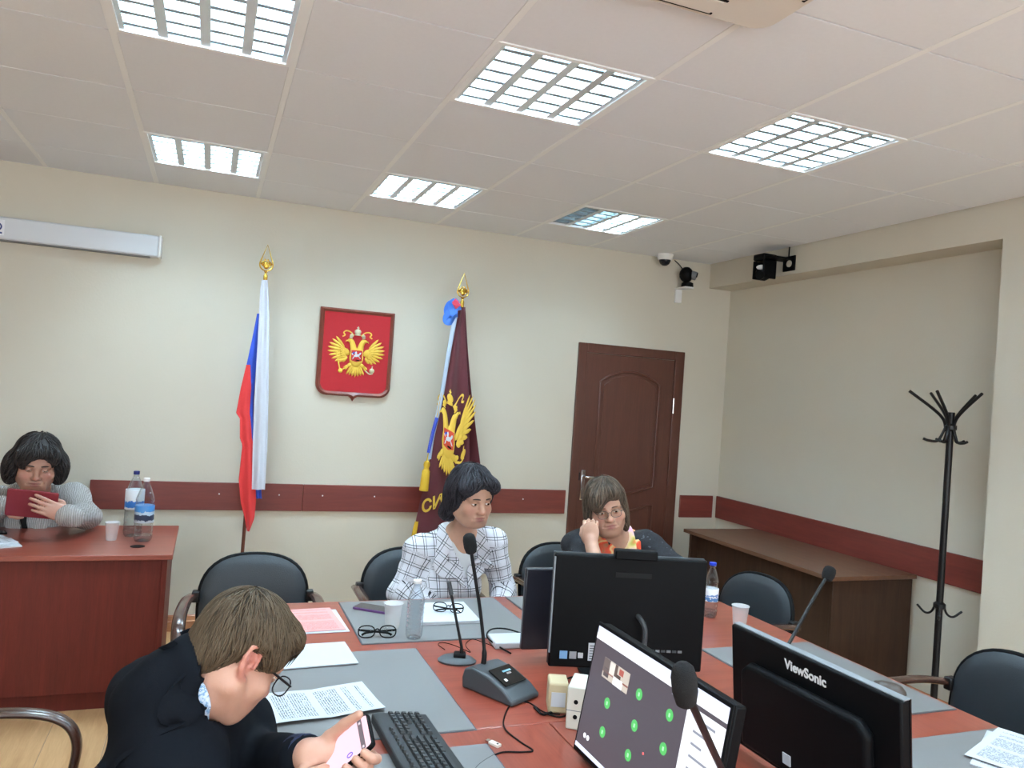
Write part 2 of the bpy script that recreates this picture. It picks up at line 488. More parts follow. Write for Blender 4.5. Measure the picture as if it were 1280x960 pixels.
LL = {(-0.098, 4.524): 'square louvred ceiling light above the tricolour flag', (1.102, 4.524): 'square louvred ceiling light above the crest plaque, near the back wall',
      (2.302, 4.524): 'half-lit louvred ceiling light near the dome camera', (-0.098, 2.724): 'large bright louvred ceiling light cut by the top left edge of the picture',
      (1.102, 2.724): 'large louvred ceiling light in the middle of the ceiling', (2.302, 2.724): 'louvred ceiling light nearest the right wall'}
for cx, cy in LIGHTS:
    ceiling_light(cx, cy, LL.get((cx, cy), 'square louvred ceiling light outside the picture, behind the photographer'), (0, 1) if (cx, cy) == (2.302, 4.524) else ())
# ------------------------------------------------------------------ door
dt = struct(thing('door_1', 'dark brown panelled wooden door with chrome lever handle', None, (3.035, YB, 0)))
def door():
    f = MB()
    f.bb(-0.462, -0.39, -0.022, 0.0, 0, 2.063); f.bb(0.39, 0.475, -0.022, 0.0, 0, 2.063); f.bb(-0.39, 0.39, -0.022, 0.0, 1.992, 2.063)
    f.build('door_frame', M['door'], dt, bevel=0.004)
    lf = MB().bb(-0.388, 0.388, -0.014, 0.0, 0.006, 1.99).build('door_leaf', M['door'], dt, bevel=0.002)
    def panel(outl, name):
        # raised moulding that follows an outline, and a slightly proud field
        pts = [(p[0], -0.016, p[1]) for p in outl]
        MB().tube(pts, 0.011, 8, closed=True, up=(0, 1, 0)).build('panel_moulding', M['door'], lf, angle=60)
        c = np.mean([(p[0], p[1]) for p in outl], axis=0)
        inn = [((p[0] - c[0]) * 0.88 + c[0], (p[1] - c[1]) * 0.94 + c[1]) for p in outl]
        MB().prism(inn, 0, 0.007, lambda u, v, w: (u, -0.013 - w, v)).build('panel_field', M['door'], lf, bevel=0.005)
    top = [(-0.26, 0.98), (-0.26, 1.78)]
    for i in range(1, 12):
        a = i / 12; top.append((-0.26 + 0.52 * a, 1.78 + 0.09 * math.sin(PI * a) ** 0.8))
    top += [(0.26, 1.78), (0.26, 0.98)]
    for i in range(1, 12):
        a = i / 12; top.append((0.26 - 0.52 * a, 0.98 - 0.055 * math.sin(PI * a) ** 1.4))
    panel(top, 'u')
    low = [(-0.26, 0.2), (-0.26, 0.84)]
    for i in range(1, 12):
        a = i / 12; low.append((-0.26 + 0.52 * a, 0.84 - 0.055 * math.sin(PI * a) ** 1.4))
    low += [(0.26, 0.84), (0.26, 0.2)]
    panel(low, 'l')
    h = MB().bb(-0.372, -0.338, -0.022, -0.013, 0.87, 1.10).build('handle_plate', M['chrome'], dt, bevel=0.006)
    MB().tube(spline([(-0.355, -0.02, 1.05), (-0.355, -0.055, 1.05), (-0.34, -0.066, 1.05), (-0.29, -0.068, 1.048), (-0.235, -0.062, 1.045)], 5), [0.009] * 10 + [0.011] * 6 + [0.010] * 5, 10).build('lever', M['chrome'], h)
    MB().tube([(-0.355, -0.024, 0.95), (-0.355, -0.013, 0.95)], 0.012, 12).build('lock_cylinder', M['chrome'], h)
    for z in (1.63, 0.35):
        MB().tube([(0.393, -0.026, z - 0.06), (0.393, -0.026, z + 0.06)], 0.008, 10).build('hinge', M['chrome'], dt)
    MB().bb(-0.395, -0.385, -0.024, -0.018, 1.02, 1.08).build('strike_plate', M['blackm'], dt)
door()

# ------------------------------------------------------------------ conference table
TZ = 0.75
TX0, TX1, TY0, TY1 = 0.15, 2.255, 0.55, 3.2
SEAM = 1.946
tb = thing('conference_table', 'large cherry wood conference table with monitors and desk pads', 'table', (1.2, 1.9, 0))
def tpart(name, m_, *a, bevel=0.003):
    return MB().bb(*a).shift((-1.2, -1.9, 0)).build(name, m_, tb, bevel=bevel)
g = 0.0012
tpart('tabletop', M['table'], TX0, TX1, SEAM + g, TY1, TZ - 0.028, TZ)
tpart('tabletop', M['tableY'], TX0, 0.925 - g, TY0, SEAM - g, TZ - 0.028, TZ)
tpart('tabletop', M['tableY'], 0.925 + g, 1.48 - g, TY0, SEAM - g, TZ - 0.028, TZ)
tpart('tabletop', M['tableY'], 1.48 + g, TX1, TY0, SEAM - g, TZ - 0.028, TZ)
for x in (TX0 + 0.2, 1.2, TX1 - 0.2):
    tpart('side_panel', M['table'], x - 0.0125, x + 0.0125, TY0 + 0.15, TY1 - 0.2, 0, TZ - 0.028)
tpart('modesty_panel', M['table'], TX0 + 0.2, TX1 - 0.2, TY1 - 0.3, TY1 - 0.28, 0.12, TZ - 0.028)

# desk pads
def desk_pad(x0, x1, y0, y1, label):
    cx, cy = (x0 + x1) / 2, (y0 + y1) / 2
    t = thing('desk_pad', label, 'desk pad', (cx, cy, TZ), 0, 'grey desk pads on the conference table')
    w, h = x1 - x0, y1 - y0
    MB().box((0, 0, 0.001), (w, h, 0.002)).build('base_sheet', M['padedge'], t, bevel=0.0008)
    MB().box((0, 0, 0.003), (w - 0.008, h - 0.008, 0.002)).build('cover_sheet', M['pad'], t, bevel=0.001)
    return t
desk_pad(0.54, 1.205, 2.655, 3.18, 'grey desk pad in front of the woman in the checked jacket')
desk_pad(1.26, 1.92, 2.655, 3.18, 'grey desk pad in front of the woman with the orange scarf')
desk_pad(0.19, 0.715, 1.938, 2.59, 'grey desk pad under the printed sheet beside the man')
desk_pad(0.19, 0.715, 1.2, 1.858, 'grey desk pad under the keyboard and phone')
desk_pad(1.74, 2.24, 1.765, 2.42, 'grey desk pad under the computer mouse')
desk_pad(1.74, 2.24, 0.98, 1.63, 'grey desk pad under the printed papers at the right edge')

# ------------------------------------------------------------------ chairs
M['armwood'] = wood('arm_wood', (52, 32, 26), (74, 46, 36), 'Y', rough=0.25, coat=0.5)
def make_chair(name, label):
    t = thing(name, label, 'chair', (0, 0, 0), 0, 'black leather armchairs')
    def pillow(cx, cy, cz, rx, rz, ty, horizontal=False, curve=0.0, n=40, m=9, e=2.7, flatbot=0.0):
        b = MB(); vs = []; fs = []
        for side in (1, -1):
            base = len(vs)
            for i in range(m + 1):
                rr = i / m
                for q in range(n):
                    a = 2 * PI * q / n
                    ca, sa = math.cos(a), math.sin(a)
                    ee = e if sa > 0 else e + flatbot
                    k = (abs(ca) ** ee + abs(sa) ** ee) ** (-1 / ee)
                    x, z = rx * rr * k * ca, rz * rr * k * sa
                    y = side * ty * math.sqrt(max(0, 1 - rr ** 3.2)) + curve * x * x
                    vs.append((cx + x, cy + y, cz + z) if not horizontal else (cx + x, cy + z, cz + y))
            for i in range(m):
                for q in range(n):
                    p = (q + 1) % n
                    fs.append((base + i * n + q, base + i * n + p, base + (i + 1) * n + p, base + (i + 1) * n + q))
        b.add(vs, fs)
        return b
    pillow(0, 0.02, 0.44, 0.24, 0.24, 0.045, True, e=3.4).build('seat', M['leather'], t, angle=70)
    bk = pillow(0, 0, 0, 0.232, 0.20, 0.032, False, curve=0.5, e=2.5, flatbot=1.2)
    bk.xf(Matrix.Translation((0, -0.25, 0.615)) @ Matrix.Rotation(R(9), 4, 'X'))
    bo = bk.build('backrest', M['leather'], t, angle=70)
    rim = []
    for q in range(48):
        a = 2 * PI * q / 48; ca, sa = math.cos(a), math.sin(a); ee = 2.5 if sa > 0 else 3.7
        k = (abs(ca) ** ee + abs(sa) ** ee) ** (-1 / ee)
        x, z = 0.234 * k * ca, 0.202 * k * sa
        rim.append(tuple(Matrix.Translation((0, -0.25, 0.615)) @ Matrix.Rotation(R(9), 4, 'X') @ Vector((x, 0.5 * x * x - 0.012, z))))
    MB().tube(rim, 0.011, 8, closed=True).build('back_shell_rim', M['black'], bo, angle=60)
    for s in (-1, 1):
        path = spline([(s * 0.262, -0.24, 0.635), (s * 0.275, -0.10, 0.652), (s * 0.278, 0.08, 0.652), (s * 0.275, 0.19, 0.625), (s * 0.268, 0.235, 0.56), (s * 0.262, 0.225, 0.45)], 6)
        MB().tube(path, 0.026, 12, flat=0.5, up=(0, 0, 1)).build('armrest', M['armwood'], t, angle=60)
        MB().box((s * 0.247, -0.235, 0.635), (0.035, 0.045, 0.05)).build('arm_bracket', M['blackm'], t, bevel=0.006)
        for fy in (-1, 1):
            MB().tube([(s * 0.225, fy * 0.19, 0.42), (s * 0.25, fy * 0.235, 0.0)], [0.017, 0.012], 10).build('leg', M['blackm'], t)
    MB().tube([(-0.23, -0.2, 0.405), (0.23, -0.2, 0.405)], 0.012, 8).tube([(-0.23, 0.2, 0.405), (0.23, 0.2, 0.405)], 0.012, 8).build('seat_frame', M['blackm'], t)
    MB().tube([(0, -0.17, 0.42), (0, -0.25, 0.44), (0, -0.29, 0.52)], 0.018, 10, flat=0.6).build('back_post', M['blackm'], t)
    return t
chair0 = make_chair('armchair', 'empty black leather armchair behind the man, by the foot of the tricolour flag')
chair0.location = (0.235, 3.52, 0); chair0.rotation_euler = (0, 0, R(176))
def chair(x, y, deg, label):
    c = copy_tree(chair0); c.location = (x, y, 0); c.rotation_euler = (0, 0, R(deg)); c['label'] = label
    return c
chair(1.0, 3.62, 180, 'black leather armchair under the woman in the checked jacket')
chair(1.88, 3.72, 180, 'black leather armchair under the woman with the orange scarf')
chair(2.37, 3.16, 98, 'empty black leather armchair between the table and the walnut desk')
chair(2.53, 1.95, 92, 'black leather armchair at the right edge beside the coat rack')
chair(-0.52, 2.25, -90, 'black armchair at the left edge with only its curved brown arm showing')
chair(-0.42, 1.43, -80, 'black armchair the man in the dark suit sits on')
chair(-0.86, 5.03, 180, 'armchair behind the mahogany desk under the woman in the grey cardigan')

# ------------------------------------------------------------------ left desk
ld = thing('mahogany_desk', 'reddish mahogany desk with solid front panel at the left', 'desk', (-1.15, 4.5, 0))
def lpart(name, m_, *a, bevel=0.003): return MB().bb(*a).shift((1.15, -4.5, 0)).build(name, m_, ld, bevel=bevel)
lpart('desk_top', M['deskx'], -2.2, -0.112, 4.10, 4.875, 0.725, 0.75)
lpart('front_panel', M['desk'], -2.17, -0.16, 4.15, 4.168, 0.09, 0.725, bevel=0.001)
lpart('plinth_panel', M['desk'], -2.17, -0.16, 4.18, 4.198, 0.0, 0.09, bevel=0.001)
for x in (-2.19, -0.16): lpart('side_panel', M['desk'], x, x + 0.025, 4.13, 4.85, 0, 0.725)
MB().lathe([(0.034, 0), (0.034, 0.002), (0.028, 0.0035), (0.02, 0.0035)], n=24, c=(-0.283 + 1.15, 4.30 - 4.5, 0.75)).build('cable_grommet', M['black'], ld)

# ------------------------------------------------------------------ walnut desk in the niche
wd = thing('walnut_desk', 'dark walnut desk standing in the niche by the right wall', 'desk', (3.59, 4.1, 0))
def wpart(name, m_, *a, bevel=0.002): return MB().bb(*a).shift((-3.59, -4.1, 0)).build(name, m_, wd, bevel=bevel)
wpart('desk_top', M['walnuty'], 3.26, 3.9, 3.38, 4.82, 0.726, 0.75)
wpart('side_panel', M['walnut'], 3.30, 3.89, 3.40, 3.42, 0, 0.726)
wpart('side_panel', M['walnut'], 3.30, 3.89, 4.78, 4.80, 0, 0.726)
wpart('modesty_panel', M['walnut'], 3.36, 3.376, 3.42, 4.78, 0.28, 0.726)

# ------------------------------------------------------------------ coat rack
cr_ = thing('coat_rack', 'tall black metal coat rack standing before the niche', 'coat rack', (3.62, 2.99, 0))
MB().tube([(0, 0, 0.03), (0, 0, 1.70)], 0.017, 14).build('pole', M['blackm'], cr_)
for k in range(4):
    a = R(45 + 90 * k)
    MB().tube(spline([(0, 0, 0.14), (0.1 * math.cos(a), 0.1 * math.sin(a), 0.10), (0.24 * math.cos(a), 0.24 * math.sin(a), 0.012)], 5), 0.011, 8).build('foot', M['blackm'], cr_)
MB().lathe([(0.017, 1.60), (0.03, 1.61), (0.03, 1.63), (0.017, 1.64)], n=16).build('collar', M['blackm'], cr_)
MB().lathe([(0.017, 0.67), (0.03, 0.68), (0.03, 0.70), (0.017, 0.71)], n=16).build('collar', M['blackm'], cr_)
for a in (8, 70, 140, 200, 258):
    a = R(a); c, s = math.cos(a), math.sin(a)
    MB().tube(spline([(0.02 * c, 0.02 * s, 1.60), (0.035 * c, 0.035 * s, 1.66), (0.09 * c, 0.09 * s, 1.715), (0.205 * c, 0.205 * s, 1.80)], 5), 0.008, 8).build('upper_arm', M['blackm'], cr_)
    MB().tube(spline([(0.02 * c, 0.02 * s, 1.63), (0.04 * c, 0.04 * s, 1.575), (0.06 * c, 0.06 * s, 1.545), (0.10 * c, 0.10 * s, 1.545), (0.125 * c, 0.125 * s, 1.553)], 5), 0.007, 8).build('lower_hook', M['blackm'], cr_)
for k in range(3):
    a = R(-20 + 120 * k); c, s = math.cos(a), math.sin(a)
    MB().tube(spline([(0.02 * c, 0.02 * s, 0.70), (0.04 * c, 0.04 * s, 0.65), (0.075 * c, 0.075 * s, 0.635), (0.12 * c, 0.12 * s, 0.665)], 5), 0.006, 8).build('umbrella_hook', M['blackm'], cr_)

# ------------------------------------------------------------------ projector screen case on the back wall
pc = thing('projector_screen_case', 'long white projector screen case on the back wall', 'screen case', (-1.6, YB, 2.39))
MB().bb(-1.4, 1.245, -0.09, -0.004, -0.065, 0.065).build('case_body', M['case'], pc, bevel=0.01)
MB().bb(1.245, 1.262, -0.094, 0, -0.068, 0.068).build('end_cap', M['white'], pc, bevel=0.006)
MB().bb(-1.3, 1.2, -0.07, -0.02, -0.071, -0.064).build('slot_bar', M['grey'], pc)
lg = MB().bb(0.32, 0.435, -0.0915, -0.0895, -0.045, 0.045).build('brand_label', mat('label_white', (235, 238, 245), 0.5), pc)
M['logo_blue'] = mat('logo_blue', (40, 60, 130), 0.5)
MB().tube(spline([(0.395, -0.0925, -0.01), (0.41, -0.0925, -0.014), (0.42, -0.0925, 0.004), (0.41, -0.0925, 0.022), (0.393, -0.0925, 0.02), (0.393, -0.0925, 0.006), (0.405, -0.0925, 0.004)], 5), 0.004, 6, up=(0, 1, 0)).build('logo_swirl', M['logo_blue'], lg)
MB().bb(0.385, 0.425, -0.0925, -0.0915, -0.036, -0.026).build('logo_lettering', M['logo_blue'], lg)

# ------------------------------------------------------------------ cassette air conditioner
M['acw'] = mat('air_conditioner_white', (226, 220, 212), 0.5)
ac = thing('air_conditioner', 'white ceiling cassette air conditioner cut by the top edge', 'air conditioner', (1.0, 1.46, ZC))
def rr(w, r, n=6):
    out = []
    for cx, cy, a0 in ((w - r, w - r, 0), (-w + r, w - r, 90), (-w + r, -w + r, 180), (w - r, -w + r, 270)):
        for k in range(n + 1):
            a = R(a0 + 90 * k / n); out.append((cx + r * math.cos(a), cy + r * math.sin(a)))
    return out
MB().prism(rr(0.46, 0.06), -0.03, -0.001).build('panel', M['acw'], ac, bevel=0.008)
MB().prism(rr(0.30, 0.03), -0.045, -0.03).build('intake_frame', M['acw'], ac, bevel=0.006)
for k in range(16):
    MB().bb(-0.26, 0.26, -0.25 + 0.033 * k, -0.238 + 0.033 * k, -0.052, -0.044).build('grille_slat', M['acw'], ac)
for k in range(4):
    fl_ = MB().bb(-0.25, 0.25, 0.36, 0.43, -0.036, -0.029)
    fl_.xf(Matrix.Rotation(R(90 * k), 4, 'Z')); o = fl_.build('air_flap', M['acw'], ac, bevel=0.003)
    sl = MB().bb(-0.26, 0.26, 0.352, 0.36, -0.033, -0.0295).bb(-0.26, 0.26, 0.43, 0.438, -0.033, -0.0295)
    sl.xf(Matrix.Rotation(R(90 * k), 4, 'Z')); sl.build('flap_gap', M['black'], ac)

# ------------------------------------------------------------------ cameras on the wall
dc = thing('dome_camera', 'small white and black dome security camera on the ceiling', 'camera', (3.2, 5.22, ZC))
MB().lathe([(0.062, 0), (0.062, -0.012), (0.056, -0.04), (0.05, -0.045)], n=24).build('mount', M['white'], dc)
MB().lathe([(0.045, -0.042), (0.044, -0.055), (0.034, -0.075), (0.018, -0.087), (1e-5, -0.09)], n=24).build('dome', mat('smoked_dome', (28, 32, 40), 0.08), dc)
wc = thing('corner_camera', 'black conference camera on a white wall bracket', 'camera', (3.415, YB, 2.5))
MB().bb(-0.03, 0.03, -0.02, 0, -0.05, 0.06).build('wall_plate', M['white'], wc, bevel=0.004)
MB().bb(-0.03, 0.05, -0.15, 0.0, 0.055, 0.067).build('shelf_arm', M['white'], wc, bevel=0.003)
MB().lathe([(0.045, 0.067), (0.048, 0.075), (0.045, 0.1), (0.03, 0.108)], n=20, c=(0.02, -0.1, 0)).build('camera_base', M['black'], wc)
hd = MB().ell((0.005, -0.1, 0.165), (0.055, 0.055, 0.062)).build('camera_head', M['black'], wc)
MB().tube([(0.035, -0.12, 0.165), (0.068, -0.145, 0.155)], 0.034, 18).build('face_ring', M['grey'], hd)
MB().tube([(0.05, -0.135, 0.17), (0.074, -0.152, 0.163)], 0.019, 16).build('lens', M['black'], hd)
MB().tube(spline([(-0.005, -0.06, 0.21), (-0.02, -0.03, 0.25), (-0.05, -0.005, 0.285)], 5), 0.004, 6).build('cable', M['black'], wc)
pz = thing('ptz_camera', 'black swivelling video camera with bracket on the beam', 'camera', (XR, 4.42, 2.70))
MB().bb(-0.012, 0, -0.07, 0.05, -0.075, 0.03).build('wall_plate', M['black'], pz, bevel=0.004)
MB().tube([(-0.013, -0.02, -0.025), (-0.018, -0.02, -0.025)], 0.024, 18).build('plate_hole', M['wall'], pz)
MB().bb(-0.16, -0.0, -0.05, 0.07, 0.0, 0.012).bb(-0.16, -0.06, 0.03, 0.16, 0.0, 0.012).build('shelf_arm', M['black'], pz, bevel=0.003)
MB().bb(-0.17, -0.05, 0.06, 0.18, -0.0, 0.045).build('camera_base', M['black'], pz, bevel=0.012)
for ya in (0.058, 0.165): MB().bb(-0.165, -0.055, ya, ya + 0.017, -0.13, 0.0).build('yoke_arm', M['black'], pz, bevel=0.006)
h2 = MB().ell((-0.115, 0.12, -0.085), (0.06, 0.044, 0.055)).build('camera_head', M['black'], pz)
MB().tube([(-0.14, 0.105, -0.06), (-0.165, 0.09, -0.052)], 0.034, 18, flat=0.5).build('face_band', M['white'], h2)
MB().tube([(-0.14, 0.10, -0.10), (-0.185, 0.075, -0.112)], 0.032, 18).build('lens', M['black'], h2)
MB().tube(spline([(-0.03, -0.03, 0.012), (-0.03, -0.03, 0.05), (-0.02, -0.02, 0.09)], 5), 0.005, 6).build('cable', M['black'], pz)
# ------------------------------------------------------------------ monitors
def local_of(o, p): return world_of(o).inverted() @ Vector(p)
# all-in-one computer seen from behind
aio = thing('all_in_one_computer', 'large black all-in-one computer seen from behind, webcam on top', 'computer', (1.285, 2.18, TZ), R(-16.3))
bd = MB()
prof = [(-0.246, 0.05, 0.40), (0.246, 0.05, 0.40)]
bd.bb(-0.246, 0.246, -0.02, 0.014, 0.045, 0.40)
body = bd.build('back_cover', M['black'], aio, bevel=0.007)
MB().bb(-0.246, 0.246, 0.014, 0.022, 0.045, 0.40).build('screen_bezel', M['darkgrey'], aio, bevel=0.003)
MB().bb(-0.236, 0.236, 0.0215, 0.0235, 0.085, 0.39).build('screen_panel', mat('dark_screen', (12, 14, 18), 0.1), aio)
MB().bb(-0.06, 0.075, -0.045, -0.008, 0.395, 0.425).build('webcam_module', M['black'], aio, bevel=0.004)
MB().bb(-0.05, 0.065, -0.0235, -0.0195, 0.335, 0.35).build('vent_slot', mat('vent_black', (8, 8, 9), 0.8), body)
MB().bb(-0.248, -0.243, -0.021, -0.016, 0.09, 0.39).build('edge_strip', M['grey'], body)
for i, (x, w, c_) in enumerate(((-0.200, 0.024, (120, 160, 200)), (-0.170, 0.022, (150, 150, 155)), (-0.146, 0.016, (190, 190, 195)))):
    MB().bb(x - w / 2, x + w / 2, -0.0225, -0.0195, 0.085 - w / 2, 0.085 + w / 2).build('sticker', mat('sticker_%d' % i, c_, 0.4), body)
ms = MB(); ms.bb(-0.122, -0.064, -0.0225, -0.0195, 0.07, 0.125)
lab = ms.build('rating_label', M['paper'], body)
for k in range(6):
    MB().bb(-0.118, -0.118 + (0.048 if k % 2 else 0.036), -0.0232, -0.0224, 0.0755 + 0.008 * k, 0.0775 + 0.008 * k).build('print_line', M['black'], lab)
MB().tube(spline([(0.03, -0.018, 0.215), (0.035, -0.05, 0.208), (0.046, -0.055, 0.18), (0.048, -0.05, 0.12), (0.05, -0.06, 0.03)], 6), 0.008, 8).build('stand_loop', M['darkgrey'], aio)
for k in range(6):
    MB().bb(0.075 + 0.018 * k, 0.088 + 0.018 * k, -0.0225, -0.0195, 0.105, 0.112).build('port', M['grey' if k % 2 else 'darkgrey'], body)
MB().bb(-0.05, 0.05, -0.04, -0.015, 0.012, 0.09).build('stand_neck', M['black'], aio, bevel=0.004)
MB().bb(-0.13, 0.13, -0.09, 0.11, 0.0, 0.012).build('stand_foot', M['black'], aio, bevel=0.004)

# second monitor, half hidden behind the computer
m2 = thing('monitor', 'black monitor half hidden behind the all-in-one computer', 'monitor', (1.285, 2.42, TZ), R(-6))
MB().bb(-0.25, 0.25, -0.012, 0.012, 0.03, 0.305).build('back_cover', mat('dark_panel', (34, 34, 42), 0.3), m2, bevel=0.005)
MB().bb(-0.24, 0.24, 0.0115, 0.0135, 0.05, 0.295).build('screen_panel', bpy.data.materials['dark_screen'], m2)
MB().bb(-0.03, 0.03, -0.03, -0.01, 0.005, 0.15).build('stand_neck', M['black'], m2, bevel=0.004)
MB().bb(-0.12, 0.12, -0.07, 0.08, 0.0, 0.01).build('stand_foot', M['black'], m2, bevel=0.004)

# video call monitor (faces the man), tilted back
mb_ = thing('video_call_monitor', 'black monitor showing a video call with green circles', 'monitor', (0.993, 1.485, TZ), R(90.8))
TB = Matrix.Translation((0, 0.055, 0.175)) @ Matrix.Rotation(R(9), 4, 'X')
def scr_part(mb, name, m_, par, **kw):
    return mb.xf(TB).build(name, m_, par, **kw)
scr_part(MB().bb(-0.266, 0.266, -0.03, 0.0, -0.157, 0.157), 'back_cover', M['black'], mb_, bevel=0.006)
scr_part(MB().bb(-0.268, 0.268, 0.0, 0.006, -0.159, 0.159), 'bezel', M['black'], mb_, bevel=0.002)
def emis(name, rgb, s=1.0):
    k = NT(name); b = k.b
    b.inputs['Base Color'].default_value = (0.02, 0.02, 0.02, 1); b.inputs['Roughness'].default_value = 0.35
    b.inputs['Emission Color'].default_value = (*lin(rgb), 1); b.inputs['Emission Strength'].default_value = s
    return k.m
SC_D, SC_W, SC_G = emis('call_background', (66, 60, 68)), emis('screen_white', (214, 218, 228)), emis('call_green', (70, 165, 84))
SC_L, SC_T, SC_GL = emis('screen_lavender', (188, 194, 222)), emis('screen_text', (120, 124, 136)), emis('green_mark', (150, 215, 160))
sp = scr_part(MB().bb(-0.26, 0.26, 0.0055, 0.0068, -0.146, 0.150), 'screen', SC_D, mb_)
def on_screen(px, py):
    """where a point of the picture falls on the screen: u right, v up as the viewer of the screen sees it"""
    Mw = world_of(mb_) @ TB
    o = Vector((0, 0, CAMZ)); d = Vector(ray(px, py))
    Mi = Mw.inverted(); ol = Mi @ o; dl = Mi.to_3x3() @ d
    t = (0.0068 - ol.y) / dl.y; h = ol + dl * t
    return h.x, h.z
def sbox(x0, x1, z0, z1, name, m_, par, y=0.0074):
    return scr_part(MB().bb(x0, x1, 0.0066, y, z0, z1), name, m_, par)
SCRX = -0.26 + 0.52 * 0.235   # viewer's right side is local -x
sbox(-0.26, 0.26, 0.120, 0.150, 'browser_bar', SC_L, sp)
sbox(-0.26, 0.26, 0.120, 0.134, 'address_bar', SC_W, sp, 0.0078)
sbox(-0.26, SCRX, -0.146, 0.110, 'side_page', SC_W, sp)
sbox(-0.26, 0.26, -0.146, -0.136, 'task_bar', SC_L, sp, 0.0078)
for k in range(9):
    z = 0.09 - 0.024 * k
    sbox(SCRX - 0.095 + (k % 3) * 0.015, SCRX - 0.03, z, z + 0.005, 'text_line', SC_T, sp, 0.0079)
    sbox(SCRX - 0.024, SCRX - 0.016, z - 0.001, z + 0.007, 'list_mark', SC_L, sp, 0.0079)
for px, py in ((759, 879), (799, 868), (837, 894), (793, 907), (753, 915), (829, 936), (785, 944)):
    x, z = on_screen(px, py)
    b = MB().tube([(0, 0.0066, 0), (0, 0.0074, 0)], 0.0125, 24).shift((x, 0, z))
    c_ = scr_part(b, 'call_circle', SC_G, sp)
    scr_part(MB().bb(x - 0.0028, x + 0.0028, 0.0073, 0.0078, z - 0.004, z + 0.004), 'circle_letter', SC_GL, sp)
# thumbnail of the room in the call
x0, z0 = on_screen(757, 821); x1, z1 = on_screen(783, 868)
XA, XB, ZA, ZB = min(x0, x1), max(x0, x1), min(z0, z1), max(z0, z1)
sbox(XA, XB, ZA, ZB, 'call_thumbnail', emis('thumb_wall', (168, 160, 150)), sp)
def tb_(u0, u1, v0, v1, name, rgb, y=0.0079):
    w, h = XB - XA, ZB - ZA
    sbox(XB - u1 * w, XB - u0 * w, ZA + v0 * h, ZA + v1 * h, name, emis('thumb_' + name, rgb), sp, y)
tb_(0.0, 0.25, 0.3, 1.0, 'thumb_door', (92, 82, 80)); tb_(0.25, 0.45, 0.35, 0.95, 'thumb_panel', (190, 186, 180)); tb_(0.45, 0.55, 0.3, 1, 'thumb_post', (80, 66, 62))
tb_(0.62, 0.78, 0.62, 0.92, 'thumb_crest', (150, 76, 66)); tb_(0.0, 1.0, 0.3, 0.38, 'thumb_rail', (120, 70, 62)); tb_(0.05, 0.25, 0.1, 0.55, 'thumb_person', (70, 62, 66)); tb_(0.45, 0.8, 0.0, 0.4, 'thumb_shirt', (206, 214, 222), 0.0082); tb_(0.54, 0.7, 0.4, 0.58, 'thumb_head', (70, 56, 52), 0.0082)
x0, z0 = on_screen(731, 919)
for k in range(2):
    scr_part(MB().tube([(0, 0.0066, 0), (0, 0.0078, 0)], 0.006, 14).shift((x0 - 0.016 * k, 0, z0)), 'call_button', SC_W, sp)
x0, z0 = on_screen(840, 867)
sbox(x0 - 0.03, x0, z0 - 0.001, z0 + 0.001, 'caption_line', SC_T, sp)
x0, z0 = on_screen(804, 942)
scr_part(MB().tube([(0, 0.0066, 0), (0, 0.0078, 0)], 0.003, 10).shift((x0, 0, z0)), 'red_dot', emis('red_dot', (214, 90, 90)), sp)
MB().bb(-0.03, 0.03, -0.03, -0.012, 0.0, 0.16).build('stand_neck', M['black'], mb_, bevel=0.004)
MB().bb(-0.11, 0.11, -0.10, 0.09, 0.0, 0.01).build('stand_foot', M['black'], mb_, bevel=0.004)

# monitor with lettering on its back (faces the right-hand seats)
mc = thing('lettered_monitor', 'black monitor with white lettering on its back, in the right foreground', 'monitor', (1.335, 1.43, TZ), R(-88.2))
TC = Matrix.Translation((0, 0.012, 0.178)) @ Matrix.Rotation(R(6), 4, 'X')
bc = MB().bb(-0.262, 0.262, -0.014, 0.012, -0.154, 0.154).xf(TC).build('back_cover', M['black'], mc, bevel=0.005)
hump = MB()
hp = [(-0.20, -0.13), (0.20, -0.13), (0.20, 0.06), (0.17, 0.085), (-0.17, 0.085), (-0.20, 0.06)]
hump.prism([(x, z) for x, z in hp], 0.012, 0.042, lambda u, v, w: (u, -w, v)); hump.xf(TC)
hump.build('rear_bulge', M['black'], bc, bevel=0.012, seg=3)
MB().bb(-0.262, 0.262, 0.011, 0.015, -0.154, 0.154).xf(TC).build('screen_panel', bpy.data.materials['dark_screen'], mc)
MB().bb(-0.262, 0.262, -0.006, 0.013, 0.153, 0.156).xf(TC).build('top_edge', M['grey'], mc, bevel=0.001)
vs, fs = text_mesh('ViewSonic', 0.031, 0.0004, bold=0.0009)
le = MB().add([(v[0], -0.0148 - v[2], v[1] + 0.118) for v in vs], fs).xf(TC).build('lettering', M['white'], bc, smooth=False)
MB().bb(-0.045, -0.02, -0.0445, -0.0415, -0.105, -0.08).xf(TC).build('sticker', M['paper'], bc)
MB().tube([(0.0, -0.042, -0.118), (0.0, -0.046, -0.118)], 0.012, 14).xf(TC).build('socket', M['white'], bc)
MB().bb(-0.03, 0.03, -0.034, -0.004, 0.0, 0.06).build('stand_neck', M['black'], mc, bevel=0.004)
MB().bb(-0.11, 0.11, -0.10, 0.08, 0.0, 0.01).build('stand_foot', M['black'], mc, bevel=0.004)

